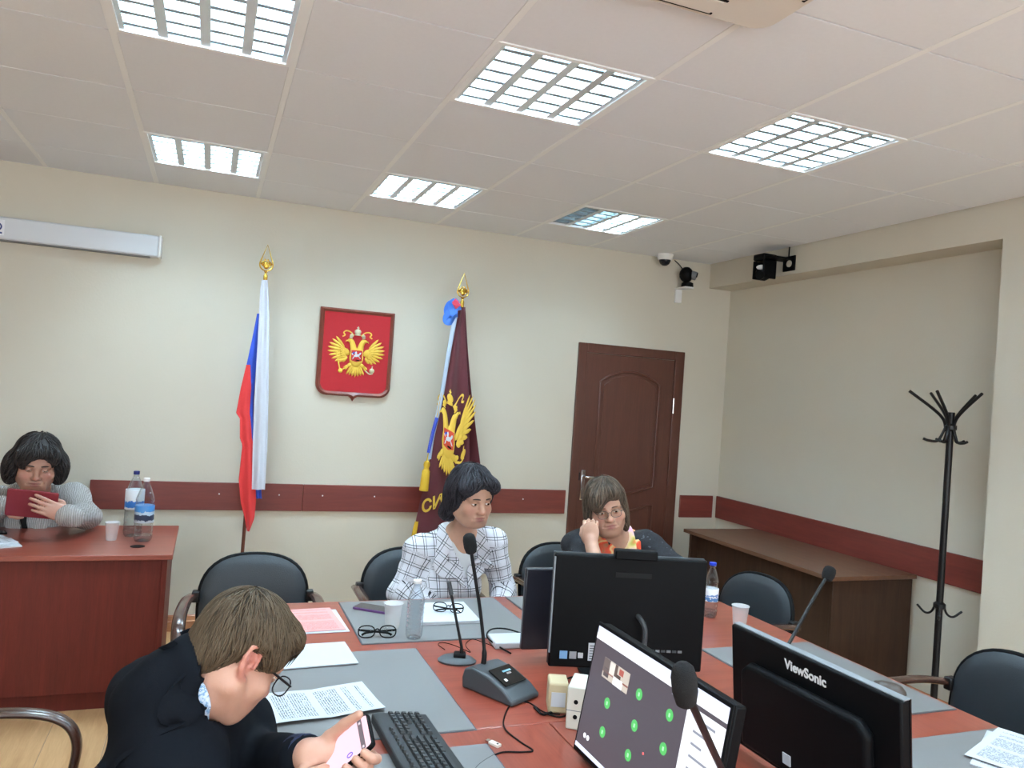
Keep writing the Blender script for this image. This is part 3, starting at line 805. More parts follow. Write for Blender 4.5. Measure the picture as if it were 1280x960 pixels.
# ------------------------------------------------------------------ microphones
M['foam'] = mat('black_foam', (20, 20, 22), 0.95, bump=0.6, bscale=900)
def foam(par, p, d, r, h):
    d = Vector(d).normalized(); q = d.to_track_quat('Z', 'Y').to_matrix()
    MB().lathe([(r * 0.45, -h * 0.5), (r * 0.8, -h * 0.42), (r, -h * 0.15), (r, h * 0.2), (r * 0.85, h * 0.4), (r * 0.5, h * 0.5), (1e-5, h * 0.53)], n=20, rot=np.array(q), c=p).build('foam_windscreen', M['foam'], par)
# large unit with display
base1 = atZ(628, 862, 0.765)
c1 = thing('delegate_microphone', 'grey conference microphone unit with small display and long gooseneck', 'microphone', (0.868, 2.17, TZ), R(28))
wedge = [(-0.095, 0.0), (0.105, 0.0), (0.108, 0.03), (0.10, 0.058), (0.07, 0.07), (0.0, 0.06), (-0.06, 0.038), (-0.098, 0.014)]
MB().prism(wedge, -0.062, 0.062, lambda u, v, w: (w, u, v)).build('base_unit', M['darkgrey'], c1, bevel=0.008, seg=3)
tl = Matrix.Translation((0, -0.012, 0.0595)) @ Matrix.Rotation(R(19.5), 4, 'X')
dp = MB().bb(-0.045, 0.045, -0.045, 0.03, -0.001, 0.0025).xf(tl).build('display', mat('display_dark', (26, 26, 26), 0.12), c1)
MB().bb(-0.006, 0.03, 0.005, 0.012, 0.0024, 0.003).xf(tl).build('display_mark', emis('display_blue', (120, 180, 205), 0.7), dp)
MB().bb(0.002, 0.02, -0.006, 0.001, 0.0024, 0.003).xf(tl).build('display_mark', emis('display_grey', (150, 150, 150), 0.6), dp)
MB().bb(-0.03, -0.02, -0.03, -0.02, 0.0024, 0.003).xf(tl).build('button_mark', M['white'], dp)
top = local_of(c1, atY(588, 683, 2.22)); bot = Vector((-0.01, 0.07, 0.062))
mid = bot.lerp(top, 0.5) + Vector((0.012, 0, 0.0))
MB().tube(spline([bot, bot + Vector((0, 0, 0.05)), mid, top], 8), [0.008] * 8 + [0.0055] * 16 + [0.006], 10).build('gooseneck', M['blackm'], c1)
foam(c1, tuple(top + (top - mid).normalized() * 0.008), top - mid, 0.020, 0.062)
# slim one
c2 = thing('slim_microphone', 'slim black stick microphone on a flat oval base', 'microphone', tuple(atZ(571, 827, TZ)), R(-20))
MB().lathe([(0.062, 0), (0.064, 0.006), (0.05, 0.016), (0.02, 0.02)], n=28, sy=0.72).build('base_disc', M['darkgrey'], c2)
MB().bb(-0.012, 0.028, -0.02, 0.02, 0.014, 0.03).build('switch_block', M['black'], c2, bevel=0.004)
t2 = local_of(c2, atY(561, 727, 2.46))
MB().tube([(0.014, 0, 0.02), (0.012, 0, 0.05), t2], [0.008, 0.005, 0.0042], 10).build('stick', M['blackm'], c2)
MB().tube([Vector((0.012, 0, 0.05)).lerp(t2, 0.8), t2], 0.0075, 12).build('capsule', M['darkgrey'], c2)
# foreground one
p3 = atD(858, 865, 1.12)
b3 = atZ(945, 1110, TZ)
c3 = thing('gooseneck_microphone', 'black gooseneck microphone before the video call screen', 'microphone', (b3.x, b3.y, TZ), 0)
MB().lathe([(0.055, 0), (0.058, 0.008), (0.045, 0.024), (0.016, 0.03)], n=28).build('base_disc', M['darkgrey'], c3)
t3 = local_of(c3, p3)
MB().tube(spline([(0, 0, 0.025), (0, 0, 0.08), Vector((0, 0, 0.05)).lerp(t3, 0.55) + Vector((0.006, 0, 0)), t3], 8), 0.0058, 10).build('gooseneck', M['blackm'], c3)
foam(c3, tuple(t3 + Vector((-0.004, 0, 0.010))), Vector((-0.25, -0.1, 1)), 0.0185, 0.066)
# far right one
b4 = atZ(958, 862, TZ); p4 = atY(1036, 717, 2.12)
c4 = thing('tilted_microphone', 'tilted black microphone rising behind the lettered monitor', 'microphone', (b4.x, b4.y, TZ + 0.004), 0)
MB().lathe([(0.055, 0), (0.058, 0.008), (0.045, 0.024), (0.016, 0.03)], n=28).build('base_disc', M['darkgrey'], c4)
t4 = local_of(c4, p4)
MB().tube(spline([(0, 0, 0.025), Vector((0, 0, 0.02)).lerp(t4, 0.35), Vector((0, 0, 0.02)).lerp(t4, 0.75) + Vector((-0.004, 0, 0)), t4], 8), [0.008] * 5 + [0.006] * 20, 10).build('gooseneck', M['blackm'], c4)
foam(c4, tuple(t4), t4 + Vector((0.01, 0, -0.1)) * -0 + Vector((0.3, 0, 1)), 0.0215, 0.05)

# ------------------------------------------------------------------ keyboard
kb = thing('keyboard', 'black computer keyboard lying beside the phone', 'keyboard', (0.535, 1.815, TZ + 0.004), R(90 + 2))
M['key'] = mat('key_black', (44, 46, 48), 0.5); M['kbody'] = mat('keyboard_body', (36, 38, 40), 0.55)
# local: x along the keys' rows (left end at -x ... viewer at -y), viewer = the man at world -x
kbl = MB().prism([(-0.075, 0), (0.075, 0), (0.075, 0.024), (0.06, 0.026), (-0.05, 0.012), (-0.075, 0.008)], -0.22, 0.22, lambda u, v, w: (w, u, v)).build('keyboard_body', M['kbody'], kb, bevel=0.003)
keyc = {}
def key(x, y, w, h=0.0155):
    k_ = round(w, 4), h
    if k_ not in keyc:
        b = MB(); a = w / 2 - 0.0012; c_ = h / 2 - 0.0012
        vs = [(-a, -c_, 0), (a, -c_, 0), (a, c_, 0), (-a, c_, 0)]
        q = 0.0022
        vs += [(-a + q, -c_ + q, 0.007), (a - q, -c_ + q, 0.007), (a - q, c_ - q * 0.6, 0.007), (-a + q, c_ - q * 0.6, 0.007)]
        b.add(vs, [(3, 2, 1, 0), (4, 5, 6, 7), (0, 1, 5, 4), (1, 2, 6, 5), (2, 3, 7, 6), (3, 0, 4, 7)])
        keyc[k_] = b.mesh('key', M['key'], smooth=False)
    o = bpy.data.objects.new('key', keyc[k_]); C.objects.link(o); o.parent = kb
    z = 0.013 + (y + 0.05) / 0.11 * 0.0125
    o.location = (x, y, z); o.rotation_euler = (R(6.5), 0, 0)
U = 0.0188
rows = [(-0.045, [1.25, 1.25, 1.25, 6.25, 1.25, 1.25, 1.25, 1.25]), (-0.027, [2.25] + [1] * 10 + [2.75]), (-0.009, [1.75] + [1] * 11 + [2.25]), (0.009, [1.5] + [1] * 12 + [1.5]), (0.027, [1] * 13 + [2])]
for y, ws in rows:
    x = -0.212
    for w in ws: key(x + w * U / 2, y, w * U); x += w * U
    for k in range(3):
        if y != -0.009: key(0.085 + (k + 0.5) * U, y, U)
    for k in range(4): key(0.147 + (k + 0.5) * U * 0.92, y, U * 0.92)
for k in range(16): key(-0.205 + k * 0.0205 + (0.006 if k > 0 else 0), 0.051, 0.0165, 0.011)

# ------------------------------------------------------------------ mouse
ms_ = thing('computer_mouse', 'dark brown computer mouse on the right grey pad', 'mouse', tuple(atZ(1110, 866, TZ + 0.0045)), R(35))
MB().lathe([(1e-5, 0), (0.9, 0.0), (1.0, 0.2), (0.95, 0.45), (0.75, 0.8), (0.4, 0.96), (1e-5, 1.0)], n=24).xf(Matrix.Diagonal((0.032, 0.055, 0.036, 1))).build('shell', mat('mouse_brown', (70, 60, 54), 0.4), ms_)
MB().tube([(0, 0.03, 0.028), (0, 0.042, 0.024)], 0.004, 8).build('wheel', M['black'], ms_)

# ------------------------------------------------------------------ bottles and cups
M['cap_blue'] = mat('cap_blue', (30, 62, 190), 0.4); M['cap_navy'] = mat('cap_navy', (32, 44, 110), 0.4)
M['water'] = glass_mat('water', (238, 243, 246), 0.02, 0.92)
def label_mat(name, base, bands, txt=None, zc=0.0):
    k = NT(name); b = k.b
    tc = k.node('ShaderNodeTexCoord'); sx = k.node('ShaderNodeSeparateXYZ'); k.link(tc, 'Object', sx, 0)
    rp = k.node('ShaderNodeValToRGB'); rp.color_ramp.interpolation = 'CONSTANT'
    no = k.node('ShaderNodeTexNoise', i_Scale=70.0); k.link(tc, 'Object', no, 'Vector')
    ad = k.node('ShaderNodeMath', operation='MULTIPLY_ADD'); k.link(no, 'Fac', ad, 0); ad.inputs[1].default_value = 0.03
    k.link(sx, 'Z', ad, 2)
    els = rp.color_ramp.elements
    els[0].position = 0; els[0].color = (*lin(base), 1)
    els.remove(els[1])
    for p, c_ in bands:
        e = els.new(p); e.color = (*lin(c_), 1)
    k.link(ad, 0, rp, 'Fac'); k.link(rp, 'Color', b, 'Base Color'); b.inputs['Roughness'].default_value = 0.4
    return k.m
def bottle(loc, h, r, label, capm, labm, lab=(0.3, 0.52), ribs=True, rz=0.0, waist=0.0, level=0.0):
    t = thing('water_bottle', label, 'bottle', loc, rz)
    prof = [(1e-5, 0.012), (r * 0.55, 0.006), (r * 0.78, 0.0), (r * 0.95, 0.012), (r, 0.03)]
    n = 26
    for i in range(n):
        a = i / (n - 1); z = 0.03 + (h * 0.66 - 0.03) * a
        rr_ = r
        if ribs and not (lab[0] * h - 0.004 < z < lab[1] * h + 0.004): rr_ = r * (1 - 0.05 * abs(math.sin(a * PI * 7)))
        rr_ *= 1 - waist * math.exp(-((z / h - 0.56) / 0.06) ** 2)
        prof.append((rr_, z))
    for a in (0.15, 0.3, 0.45, 0.6, 0.75, 0.9, 1.0):
        prof.append((r * (1 - a) ** 0.75 * 0.72 + r * 0.28 + 0.0 * a if a < 1 else r * 0.28 + 0.002, h * (0.66 + 0.25 * a)))
    neck = max(0.0125, r * 0.28)
    prof += [(neck, h * 0.915), (neck + 0.002, h * 0.925), (neck, h * 0.93), (neck, h * 0.955)]
    MB().lathe(prof, n=28).build('bottle_body', M['bottle'], t, angle=60)
    MB().lathe([(neck + 0.002, h * 0.945), (neck + 0.0025, h * 0.95), (neck + 0.0025, h * 0.995), (neck, h)], n=22).build('cap', capm, t)
    if labm: MB().lathe([(r + 0.0006, h * lab[0]), (r + 0.0012, h * lab[0] + 0.001), (r + 0.0012, h * lab[1] - 0.001), (r + 0.0006, h * lab[1])], n=28).build('label', labm, t)
    if level:
        MB().lathe([(1e-5, 0.014), (r * 0.75, 0.004), (r * 0.92, 0.016), (r * 0.96, 0.03), (r * 0.96, h * level), (1e-5, h * level)], n=24).build('water', M['water'], t)
    return t
labA = label_mat('label_blue_white', (225, 230, 236), [(0.165, (50, 120, 200)), (0.20, (225, 230, 236))])
labB = label_mat('label_lake', (70, 90, 120), [(0.10, (186, 196, 206)), (0.125, (52, 66, 92)), (0.15, (176, 196, 214)), (0.165, (66, 132, 196))])
labC = label_mat('label_small', (232, 236, 242), [(0.075, (232, 236, 242)), (0.085, (90, 140, 200)), (0.098, (232, 236, 242)), (0.105, (110, 150, 205)), (0.112, (232, 236, 242))])
bottle(tuple(atZ(165, 670, 0.75)), 0.345, 0.046, 'large clear water bottle with navy cap on the mahogany desk', M['cap_navy'], labA, (0.42, 0.72), level=0.14)
bottle(tuple(atZ(178, 676, 0.75)), 0.325, 0.046, 'large water bottle with white cap and lake label on the mahogany desk', M['white'], labB, (0.3, 0.57), level=0.1, rz=1.2)
bottle(tuple(atZ(887, 771, TZ)), 0.232, 0.030, 'small water bottle with bright blue cap beside the all-in-one computer', M['cap_blue'], labC, (0.3, 0.53), level=0.06, waist=0.12, rz=0.5)
b5 = atZ(517, 797, TZ + 0.004)
bottle((b5.x, b5.y, TZ + 0.004), 0.205, 0.031, 'small empty clear bottle on the pad of the woman in the checked jacket', M['white'], None, (0.2, 0.2), waist=0.0)
def cup(loc, label, h=0.092, r=0.035):
    t = thing('plastic_cup', label, 'cup', loc, 0, 'clear plastic cups')
    prof = [(1e-5, 0.003), (r * 0.66, 0.0), (r * 0.7, 0.004)] + [(r * (0.7 + 0.27 * a) * (1 + 0.008 * (k % 2)), h * a) for k, a in enumerate(np.linspace(0.08, 0.97, 14))] + [(r, h * 0.985)]
    MB().lathe(prof, n=28).build('cup_wall', M['cup'], t, angle=60)
    MB().lathe([(r * 0.98, h * 0.975), (r * 1.03, h * 0.98), (r * 1.03, h), (r * 0.98, h * 0.998)], n=28).build('rim', M['cup'], t)
cup(tuple(atZ(139, 675, 0.75)), 'frosted plastic cup beside the bottles on the mahogany desk')
c5 = atZ(490, 785, TZ + 0.004); cup((c5.x, c5.y, TZ + 0.004), 'clear plastic cup beside the purple smartphone')
cup(tuple(atZ(924, 785, TZ)), 'clear plastic cup near the right table edge, beside the blue-capped bottle')
# ------------------------------------------------------------------ crest: two-headed eagle in relief
def eagle(parent, fn, mg, ms, mr, mw, mblue, skip=-9):
    """parts of the eagle as flattened pieces; fn maps (u right, v up, w out) to the parent's space"""
    def put(b, name, m_, par=parent):
        b.v = [tuple(fn(*v)) for v in b.v]
        return b.build(name, m_, par, angle=60)
    def blade(b, a, c, w, h=0.03, n=8):
        a = np.array([*a, 0.0]); c = np.array([*c, 0.0]); d = c - a; L = np.linalg.norm(d)
        an = math.atan2(d[1], d[0])
        b.ell((a + c) / 2 + np.array([0, 0, h * 0.4]), (L / 2, w / 2, h), rotm(0, 0, an), n=n, m=6)
    for s in (-1, 1):
        if s * 0.3 < skip: pass
        tips = [(0.36, 0.30), (0.42, 0.25), (0.465, 0.185), (0.485, 0.115), (0.485, 0.045), (0.46, -0.025), (0.41, -0.085), (0.35, -0.125), (0.285, -0.14), (0.225, -0.13)]
        if s * 0.45 > skip:
            for i, t_ in enumerate(tips):
                b = MB(); r0 = (s * (0.20 - 0.006 * i), 0.11 - 0.016 * i)
                blade(b, r0, (s * t_[0], t_[1]), 0.050, 0.02); put(b, 'wing_feather', mg)
            b = MB()
            for i in range(7):
                a = i / 6; blade(b, (s * 0.17, 0.07 - 0.1 * a), (s * (0.31 - 0.04 * a), 0.17 - 0.22 * a), 0.045, 0.035)
            blade(b, (s * 0.12, 0.0), (s * 0.25, 0.10), 0.12, 0.035)
            put(b, 'wing_coverts', mg)
        b = MB(); pth = spline([(s * 0.03, -0.02, 0.02), (s * 0.055, 0.10, 0.03), (s * 0.075, 0.18, 0.035), (s * 0.10, 0.235, 0.035), (s * 0.14, 0.24, 0.03)], 5)
        b.tube(pth, list(np.linspace(0.062, 0.03, len(pth))), 8, flat=0.7)
        put(b, 'eagle_neck', mg)
        b = MB(); b.ell((s * 0.125, 0.245, 0.035), (0.038, 0.032, 0.03), n=10, m=6); b.tube([(s * 0.14, 0.245, 0.035), (s * 0.185, 0.235, 0.03), (s * 0.195, 0.212, 0.025)], [0.018, 0.012, 0.003], 6)
        put(b, 'eagle_head', mg)
        b = MB(); b.tube([(s * 0.11, 0.285, 0.02), (s * 0.105, 0.30, 0.02)], 0.03, 8); b.ell((s * 0.10, 0.325, 0.02), (0.034, 0.03, 0.025), n=10, m=6); b.tube([(s * 0.098, 0.35, 0.02), (s * 0.096, 0.378, 0.02)], 0.007, 6)
        put(b, 'side_crown', ms)
        b = MB(); b.tube(spline([(s * 0.06, 0.33, 0.01), (s * 0.13, 0.39, 0.012), (s * 0.20, 0.40, 0.012), (s * 0.235, 0.365, 0.012), (s * 0.21, 0.33, 0.012), (s * 0.25, 0.30, 0.012)], 5), 0.012, 6); put(b, 'crown_ribbon', mg)
        b = MB(); blade(b, (s * 0.05, -0.14), (s * 0.15, -0.20), 0.075, 0.03); blade(b, (s * 0.12, -0.17), (s * 0.20, -0.235), 0.05, 0.025); blade(b, (s * 0.12, -0.18), (s * 0.17, -0.26), 0.03, 0.025); put(b, 'eagle_claw', mg)
    b = MB(); b.ell((0, -0.04, 0.02), (0.12, 0.17, 0.045)); put(b, 'eagle_body', mg)
    for i in range(7):
        a = (i - 3) / 3; b = MB(); blade(b, (a * 0.04, -0.15), (a * 0.15, -0.375 + 0.045 * abs(a)), 0.05, 0.025); put(b, 'tail_feather', mg)
    b = MB(); b.tube([(0, 0.335, 0.02), (0, 0.365, 0.02)], 0.05, 10); b.ell((0, 0.40, 0.02), (0.058, 0.045, 0.03), n=12, m=6); b.tube([(0, 0.44, 0.02), (0, 0.49, 0.02)], 0.009, 6); b.tube([(-0.02, 0.465, 0.02), (0.02, 0.465, 0.02)], 0.008, 6)
    put(b, 'great_crown', ms)
    b = MB(); b.tube([(-0.335, 0.02, 0.02), (-0.30, -0.10, 0.02), (-0.255, -0.27, 0.02)], 0.012, 6); b.ell((-0.335, 0.03, 0.02), (0.03, 0.028, 0.02), n=8, m=6); b.ell((-0.25, -0.275, 0.02), (0.04, 0.04, 0.02), n=8, m=6); b.tube([(-0.25, -0.27, 0.02), (-0.16, -0.22, 0.02)], 0.01, 6)
    if skip < -0.4: put(b, 'sceptre', mg)
    b = MB(); b.ell((0.28, -0.245, 0.02), (0.045, 0.045, 0.03), n=12, m=6); b.tube([(0.28, -0.2, 0.02), (0.285, -0.165, 0.02)], 0.01, 6); b.tube(spline([(0.30, -0.29, 0.015), (0.24, -0.30, 0.015), (0.17, -0.25, 0.015)], 5), 0.012, 6)
    put(b, 'orb', ms)
    # shield with a rider
    b = MB(); b.prism([(-0.105, 0.095), (0.105, 0.095), (0.105, -0.10), (0.03, -0.115), (0, -0.13), (-0.03, -0.115), (-0.105, -0.10)], 0.045, 0.075); sh = put(b, 'shield_rim', mg)
    b = MB(); b.prism([(-0.093, 0.083), (0.093, 0.083), (0.093, -0.09), (0, -0.112), (-0.093, -0.09)], 0.07, 0.08); put(b, 'shield_field', mr, sh)
    b = MB(); blade(b, (-0.05, -0.015), (0.05, 0.005), 0.05, 0.012); blade(b, (0.035, 0.0), (0.07, 0.05), 0.03, 0.012); blade(b, (-0.04, -0.02), (-0.07, -0.075), 0.018, 0.012); blade(b, (0.03, -0.01), (0.07, -0.06), 0.018, 0.012); blade(b, (-0.02, 0.01), (-0.01, 0.065), 0.035, 0.014); blade(b, (-0.06, 0.0), (-0.085, 0.03), 0.02, 0.012)
    b.v = [(x, y, z + 0.08) for x, y, z in b.v]; put(b, 'rider', mw, sh)
    b = MB(); blade(b, (-0.03, 0.05), (-0.075, 0.025), 0.03, 0.012); b.v = [(x, y, z + 0.082) for x, y, z in b.v]; put(b, 'rider_cloak', mblue, sh)
    b = MB(); blade(b, (-0.02, -0.08), (0.06, -0.085), 0.022, 0.012); b.v = [(x, y, z + 0.08) for x, y, z in b.v]; put(b, 'dragon', M['black'], sh)
M['crest_gold'] = mat('embroidered_gold', (222, 184, 72), 0.45, 0.25); M['crest_silver'] = mat('embroidered_silver', (196, 188, 160), 0.45, 0.3)
M['crest_red'] = mat('crest_red_velvet', (176, 32, 40), 0.8, var=0.08, vscale=90); M['crest_white'] = mat('rider_white', (216, 222, 232), 0.6); M['crest_blue'] = mat('cloak_blue', (44, 70, 170), 0.6)
M['plaque'] = wood('plaque_wood', (110, 54, 44), (136, 70, 56), 'Z', rough=0.3)
pq = thing('crest_plaque', 'red crest plaque with golden two-headed eagle in a wooden frame', 'plaque', (0.902, YB, 1.83))
def outl(w, top, bot, r, tip):
    o = [(-w, top), (w, top)]
    for k in range(7):
        a = R(0 - 90 * k / 6); o.append((w - r + r * math.cos(a), bot + r + r * math.sin(a)))
    o += [(0.03, bot), (0.012, bot - tip * 0.4), (0, bot - tip), (-0.012, bot - tip * 0.4), (-0.03, bot)]
    for k in range(7):
        a = R(270 - 90 * k / 6); o.append((-w + r + r * math.cos(a), bot + r + r * math.sin(a)))
    return o
oo = outl(0.251, 0.303, -0.285, 0.075, 0.032); ii = outl(0.222, 0.276, -0.256, 0.055, 0.0)
MB().prism(oo, 0.0, 0.022, lambda u, v, w: (u, -w, v)).build('backing_board', M['plaque'], pq)
fr = MB(); n = len(oo)
vs = [(p[0], -0.022, p[1]) for p in oo] + [((p[0] + q[0]) / 2, -0.036, (p[1] + q[1]) / 2) for p, q in zip(oo, ii)] + [(p[0], -0.024, p[1]) for p in ii]
fs = []
for k in range(2):
    for i in range(n):
        j = (i + 1) % n; fs.append((k * n + i, k * n + j, (k + 1) * n + j, (k + 1) * n + i))
fr.add(vs, fs).build('frame', M['plaque'], pq)
MB().prism(ii, 0.021, 0.0255, lambda u, v, w: (u, -w, v)).build('velvet_field', M['crest_red'], pq)
ES = 0.40
eagle(pq, lambda u, v, w: (u * ES + 0.004, -0.025 - w * ES * 0.55, v * ES - 0.005), M['crest_gold'], M['crest_silver'], M['crest_red'], M['crest_white'], M['crest_blue'])

# ------------------------------------------------------------------ flags
def interp_rows(rows, n):
    ys_ = [r[0] for r in rows]; yy = np.linspace(ys_[0], ys_[-1], n)
    return [(y, np.interp(y, ys_, [r[1] for r in rows]), np.interp(y, ys_, [r[2] for r in rows])) for y in yy]
def drape(rows, Y, amp, nf, ph=0.0, n=40, m=30, tw=0.6, thick=0.0025):
    grid = []
    for i, (y, xl, xr) in enumerate(interp_rows(rows, n)):
        row = []
        for j in range(m):
            u = j / (m - 1); p = atY(xl + (xr - xl) * u, y, Y)
            a = amp * min(1.0, 0.25 + 1.6 * i / n)
            row.append((p.x, Y + a * math.sin(2 * PI * nf * u + ph + tw * i / n) - a * 0.3 * math.sin(5 * u + 4 * i / n), p.z))
        grid.append(row)
    return MB().sheet(grid, thick)
def finial(t, x, y, z):
    MB().lathe([(0.011, 0), (0.013, 0.004), (0.013, 0.05), (0.009, 0.056), (0.006, 0.066), (0.012, 0.072), (0.006, 0.08)], n=18, c=(x, y, z)).build('finial_socket', M['gold'], t)
    pts = [(x + 0.040 * math.sin(a) * (1 if abs(math.cos(a)) < 2 else 0), y, z + 0.12 - 0.04 * math.cos(a)) for a in np.linspace(0, R(115), 10)]
    pts += [(x, y, z + 0.245)]
    pts2 = [(2 * x - p[0], p[1], p[2]) for p in pts]
    MB().tube(pts + pts2[::-1][1:-1], 0.0045, 8, closed=True, up=(0, 1, 0)).build('finial_spearhead', M['gold'], t)
    b = MB(); b.ell((x, y, z + 0.115), (0.018, 0.008, 0.026), n=10, m=6)
    for s in (-1, 1):
        for k in range(4): b.ell((x + s * 0.02, y, z + 0.12 + 0.008 * (k - 1)), (0.016, 0.005, 0.005), rotm(0, -s * R(30 - 22 * k), 0), n=8, m=4)
        b.ell((x + s * 0.008, y, z + 0.148), (0.006, 0.005, 0.008), n=8, m=4)
    b.build('finial_eagle', M['gold'], t)
def cloth_mat(name, rgb, rough=0.7, sheen=0.2):
    return mat(name, rgb, rough, var=0.05, vscale=20, sheen=sheen, bump=0.1, bscale=500)
FY = 5.16
f1 = thing('tricolour_flag', 'white, blue and red flag hanging from a brown pole by the wall', 'flag', (atY(303, 690, FY).x, FY, 0))
def fpart(b, t, name, m_, **kw): return b.build(name, m_, t, abs_=True, **kw)
pb, pt = atY(303, 690, FY), atY(331.5, 352, FY)
d_ = (pt - pb) / (pt.z - pb.z)
p0 = pb - d_ * (pb.z - 0.03)
M['polew'] = wood('pole_wood', (84, 44, 32), (110, 60, 42), 'Z')
fpart(MB().tube([p0, pt], 0.011, 12), f1, 'pole', M['polew'])
fpart(MB().lathe([(0.13, 0), (0.13, 0.015), (0.05, 0.03), (0.02, 0.06), (0.016, 0.1)], n=24, c=(p0.x, p0.y, 0)), f1, 'pole_base', M['polew'])

finial(f1, pt.x - f1.location.x, 0, pt.z - 0.012)
wr_ = [(350, 327, 334.5), (365, 325, 335.5), (395, 324, 336.5), (430, 322, 336), (500, 318, 335.5), (560, 316, 334), (612, 315, 331)]
fpart(drape(wr_, FY - 0.045, 0.012, 1.3, 0.6, m=24), f1, 'white_stripe', cloth_mat('flag_white', (204, 207, 218)))
br_ = [(392, 321.5, 326), (425, 315, 326), (457, 308, 326), (500, 308, 325), (540, 313, 323), (580, 315, 324), (623, 320, 327)]
fpart(drape(br_, FY - 0.008, 0.010, 1.3, 2.0, m=24), f1, 'blue_stripe', cloth_mat('flag_blue', (44, 78, 190)))
rr_ = [(456, 308, 313), (485, 301, 314), (517, 295, 312), (522, 300, 313), (548, 300, 315), (556, 303, 317), (600, 298.5, 319.5), (628, 301, 320), (648, 306, 318), (664, 309, 312)]
fpart(drape(rr_, FY - 0.026, 0.010, 1.2, 0.0, m=24, n=60), f1, 'red_stripe', cloth_mat('flag_red', (214, 50, 50)))

F2Y = 5.12
q0, q1 = atY(558, 660, F2Y), atY(577.5, 384, F2Y)
d2 = (q1 - q0) / (q1.z - q0.z); g0 = q0 - d2 * (q0.z - 0.03)
f2 = thing('maroon_banner', 'dark maroon banner with golden eagle, ribbon bow and yellow tassel', 'flag', (g0.x, F2Y, 0))
fpart(MB().tube([g0, q1], 0.011, 12), f2, 'pole', M['polew'])
fpart(MB().lathe([(0.13, 0), (0.13, 0.015), (0.05, 0.03), (0.02, 0.06), (0.016, 0.1)], n=24, c=(g0.x, g0.y, 0)), f2, 'pole_base', M['polew'])
finial(f2, q1.x - f2.location.x, 0, q1.z - 0.012)
M['maroon'] = mat('maroon_velvet', (88, 26, 36), 0.7, sheen=0.35, var=0.12, vscale=12)
back = [(384, 572, 581.5), (440, 566, 584.5), (485, 562, 588), (540, 558, 594), (579, 555, 599), (640, 545, 604), (690, 540, 607)]
fpart(drape(back, F2Y - 0.015, 0.02, 1.5, 1.0), f2, 'banner_back_fold', M['maroon'])
front = [(384, 573, 580), (406, 567.5, 581), (496, 552, 585), (575, 537, 585.5), (620, 527, 584), (655, 519, 583), (690, 511, 582)]
fpart(drape(front, F2Y - 0.06, 0.018, 1.25, 2.4), f2, 'banner_front_fold', M['maroon'])
M['fringe'] = mat('yellow_fringe', (206, 164, 40), 0.7, bump=0.5, bscale=300, stretch=(4, 4, 0.3))
fr_ = [(652, 518.5, 523), (662, 516, 521.5), (690, 510, 516)]
fpart(drape(fr_, F2Y - 0.075, 0.002, 1, 0), f2, 'gold_fringe', M['fringe'])
def flag_map(u, v, w):
    px = 560 + (u * 72 if u > 0 else u * 62) + v * 6; py = 548 - v * 125 - max(0.0, u - 0.1) * 85 + max(-0.12, min(0.12, u)) * 38
    p = atY(px, py, F2Y - 0.088); q = p - Vector(f2.location)
    return (q.x, q.y - w * 0.12, q.z)
eagle(f2, flag_map, M['crest_gold'], M['crest_gold'], mat('banner_shield', (206, 74, 50), 0.7), M['crest_white'], M['crest_blue'], skip=-0.34)
vs, fs = text_mesh('СИЙ', 0.11, 0.004, bold=0.003)
def txt_map(x, y, z):
    p = atY(547 + x * 165, 628 - y * 190 - x * 60, F2Y - 0.088); q = p - Vector(f2.location)
    return (q.x, q.y - z * 0.4, q.z)
MB().add([txt_map(*v) for v in vs], fs).build('banner_lettering', M['crest_gold'], f2, smooth=False)
# ribbon bow, streamers, tassel
M['rib_b'] = mat('ribbon_blue', (70, 120, 205), 0.35); M['rib_w'] = mat('ribbon_pale', (176, 194, 216), 0.35); M['rib_d'] = mat('ribbon_deep_blue', (40, 66, 180), 0.4); M['rib_r'] = mat('ribbon_red', (190, 50, 70), 0.4)
def ribbon(pts, w, Y, name, m_, tw=0.0):
    P = spline([tuple(atY(x, y, Y)) for x, y in pts], 6); g = []
    for i, p in enumerate(P):
        t = (P[min(i + 1, len(P) - 1)] - P[max(i - 1, 0)]); t /= np.linalg.norm(t)
        a = tw * i / len(P); s = np.cross(t, (math.sin(a), -math.cos(a), 0)); s /= np.linalg.norm(s)
        g.append([p - s * w / 2, p - s * w / 6 + np.array([0, -0.004, 0]), p + s * w / 6, p + s * w / 2])
    fpart(MB().sheet(g, 0.0015), f2, name, m_)
for k, (pts, m_) in enumerate(((((572, 386), (564, 379), (558, 388), (562, 398), (570, 394)), 'rib_b'), (((573, 388), (569, 377), (563, 382), (566, 392), (572, 392)), 'rib_b'), (((571, 390), (560, 392), (557, 401), (564, 402), (571, 394)), 'rib_b'), (((573, 384), (568, 377), (572, 380)), 'rib_r'))):
    ribbon(pts, 0.045, F2Y - 0.085 - 0.006 * k, 'bow_loop', M[m_], 0.9)
ribbon(((569, 396), (561, 440), (551, 500), (541, 545), (537, 574)), 0.030, F2Y - 0.09, 'ribbon_streamer', M['rib_w'], 0.6)
ribbon(((546, 522), (540, 545), (535.5, 566)), 0.024, F2Y - 0.095, 'ribbon_end', M['rib_d'], 0.3)
tz = atY(533, 585, F2Y - 0.09)
ts = Vector(tz) - Vector(f2.location)
MB().lathe([(0.006, 0.05), (0.018, 0.04), (0.022, 0.02), (0.016, 0.0), (0.02, -0.012), (0.026, -0.02), (0.03, -0.15), (0.026, -0.152)], n=18, c=tuple(ts), rot=rotm(0, R(3), 0)).build('tassel', M['fringe'], f2)
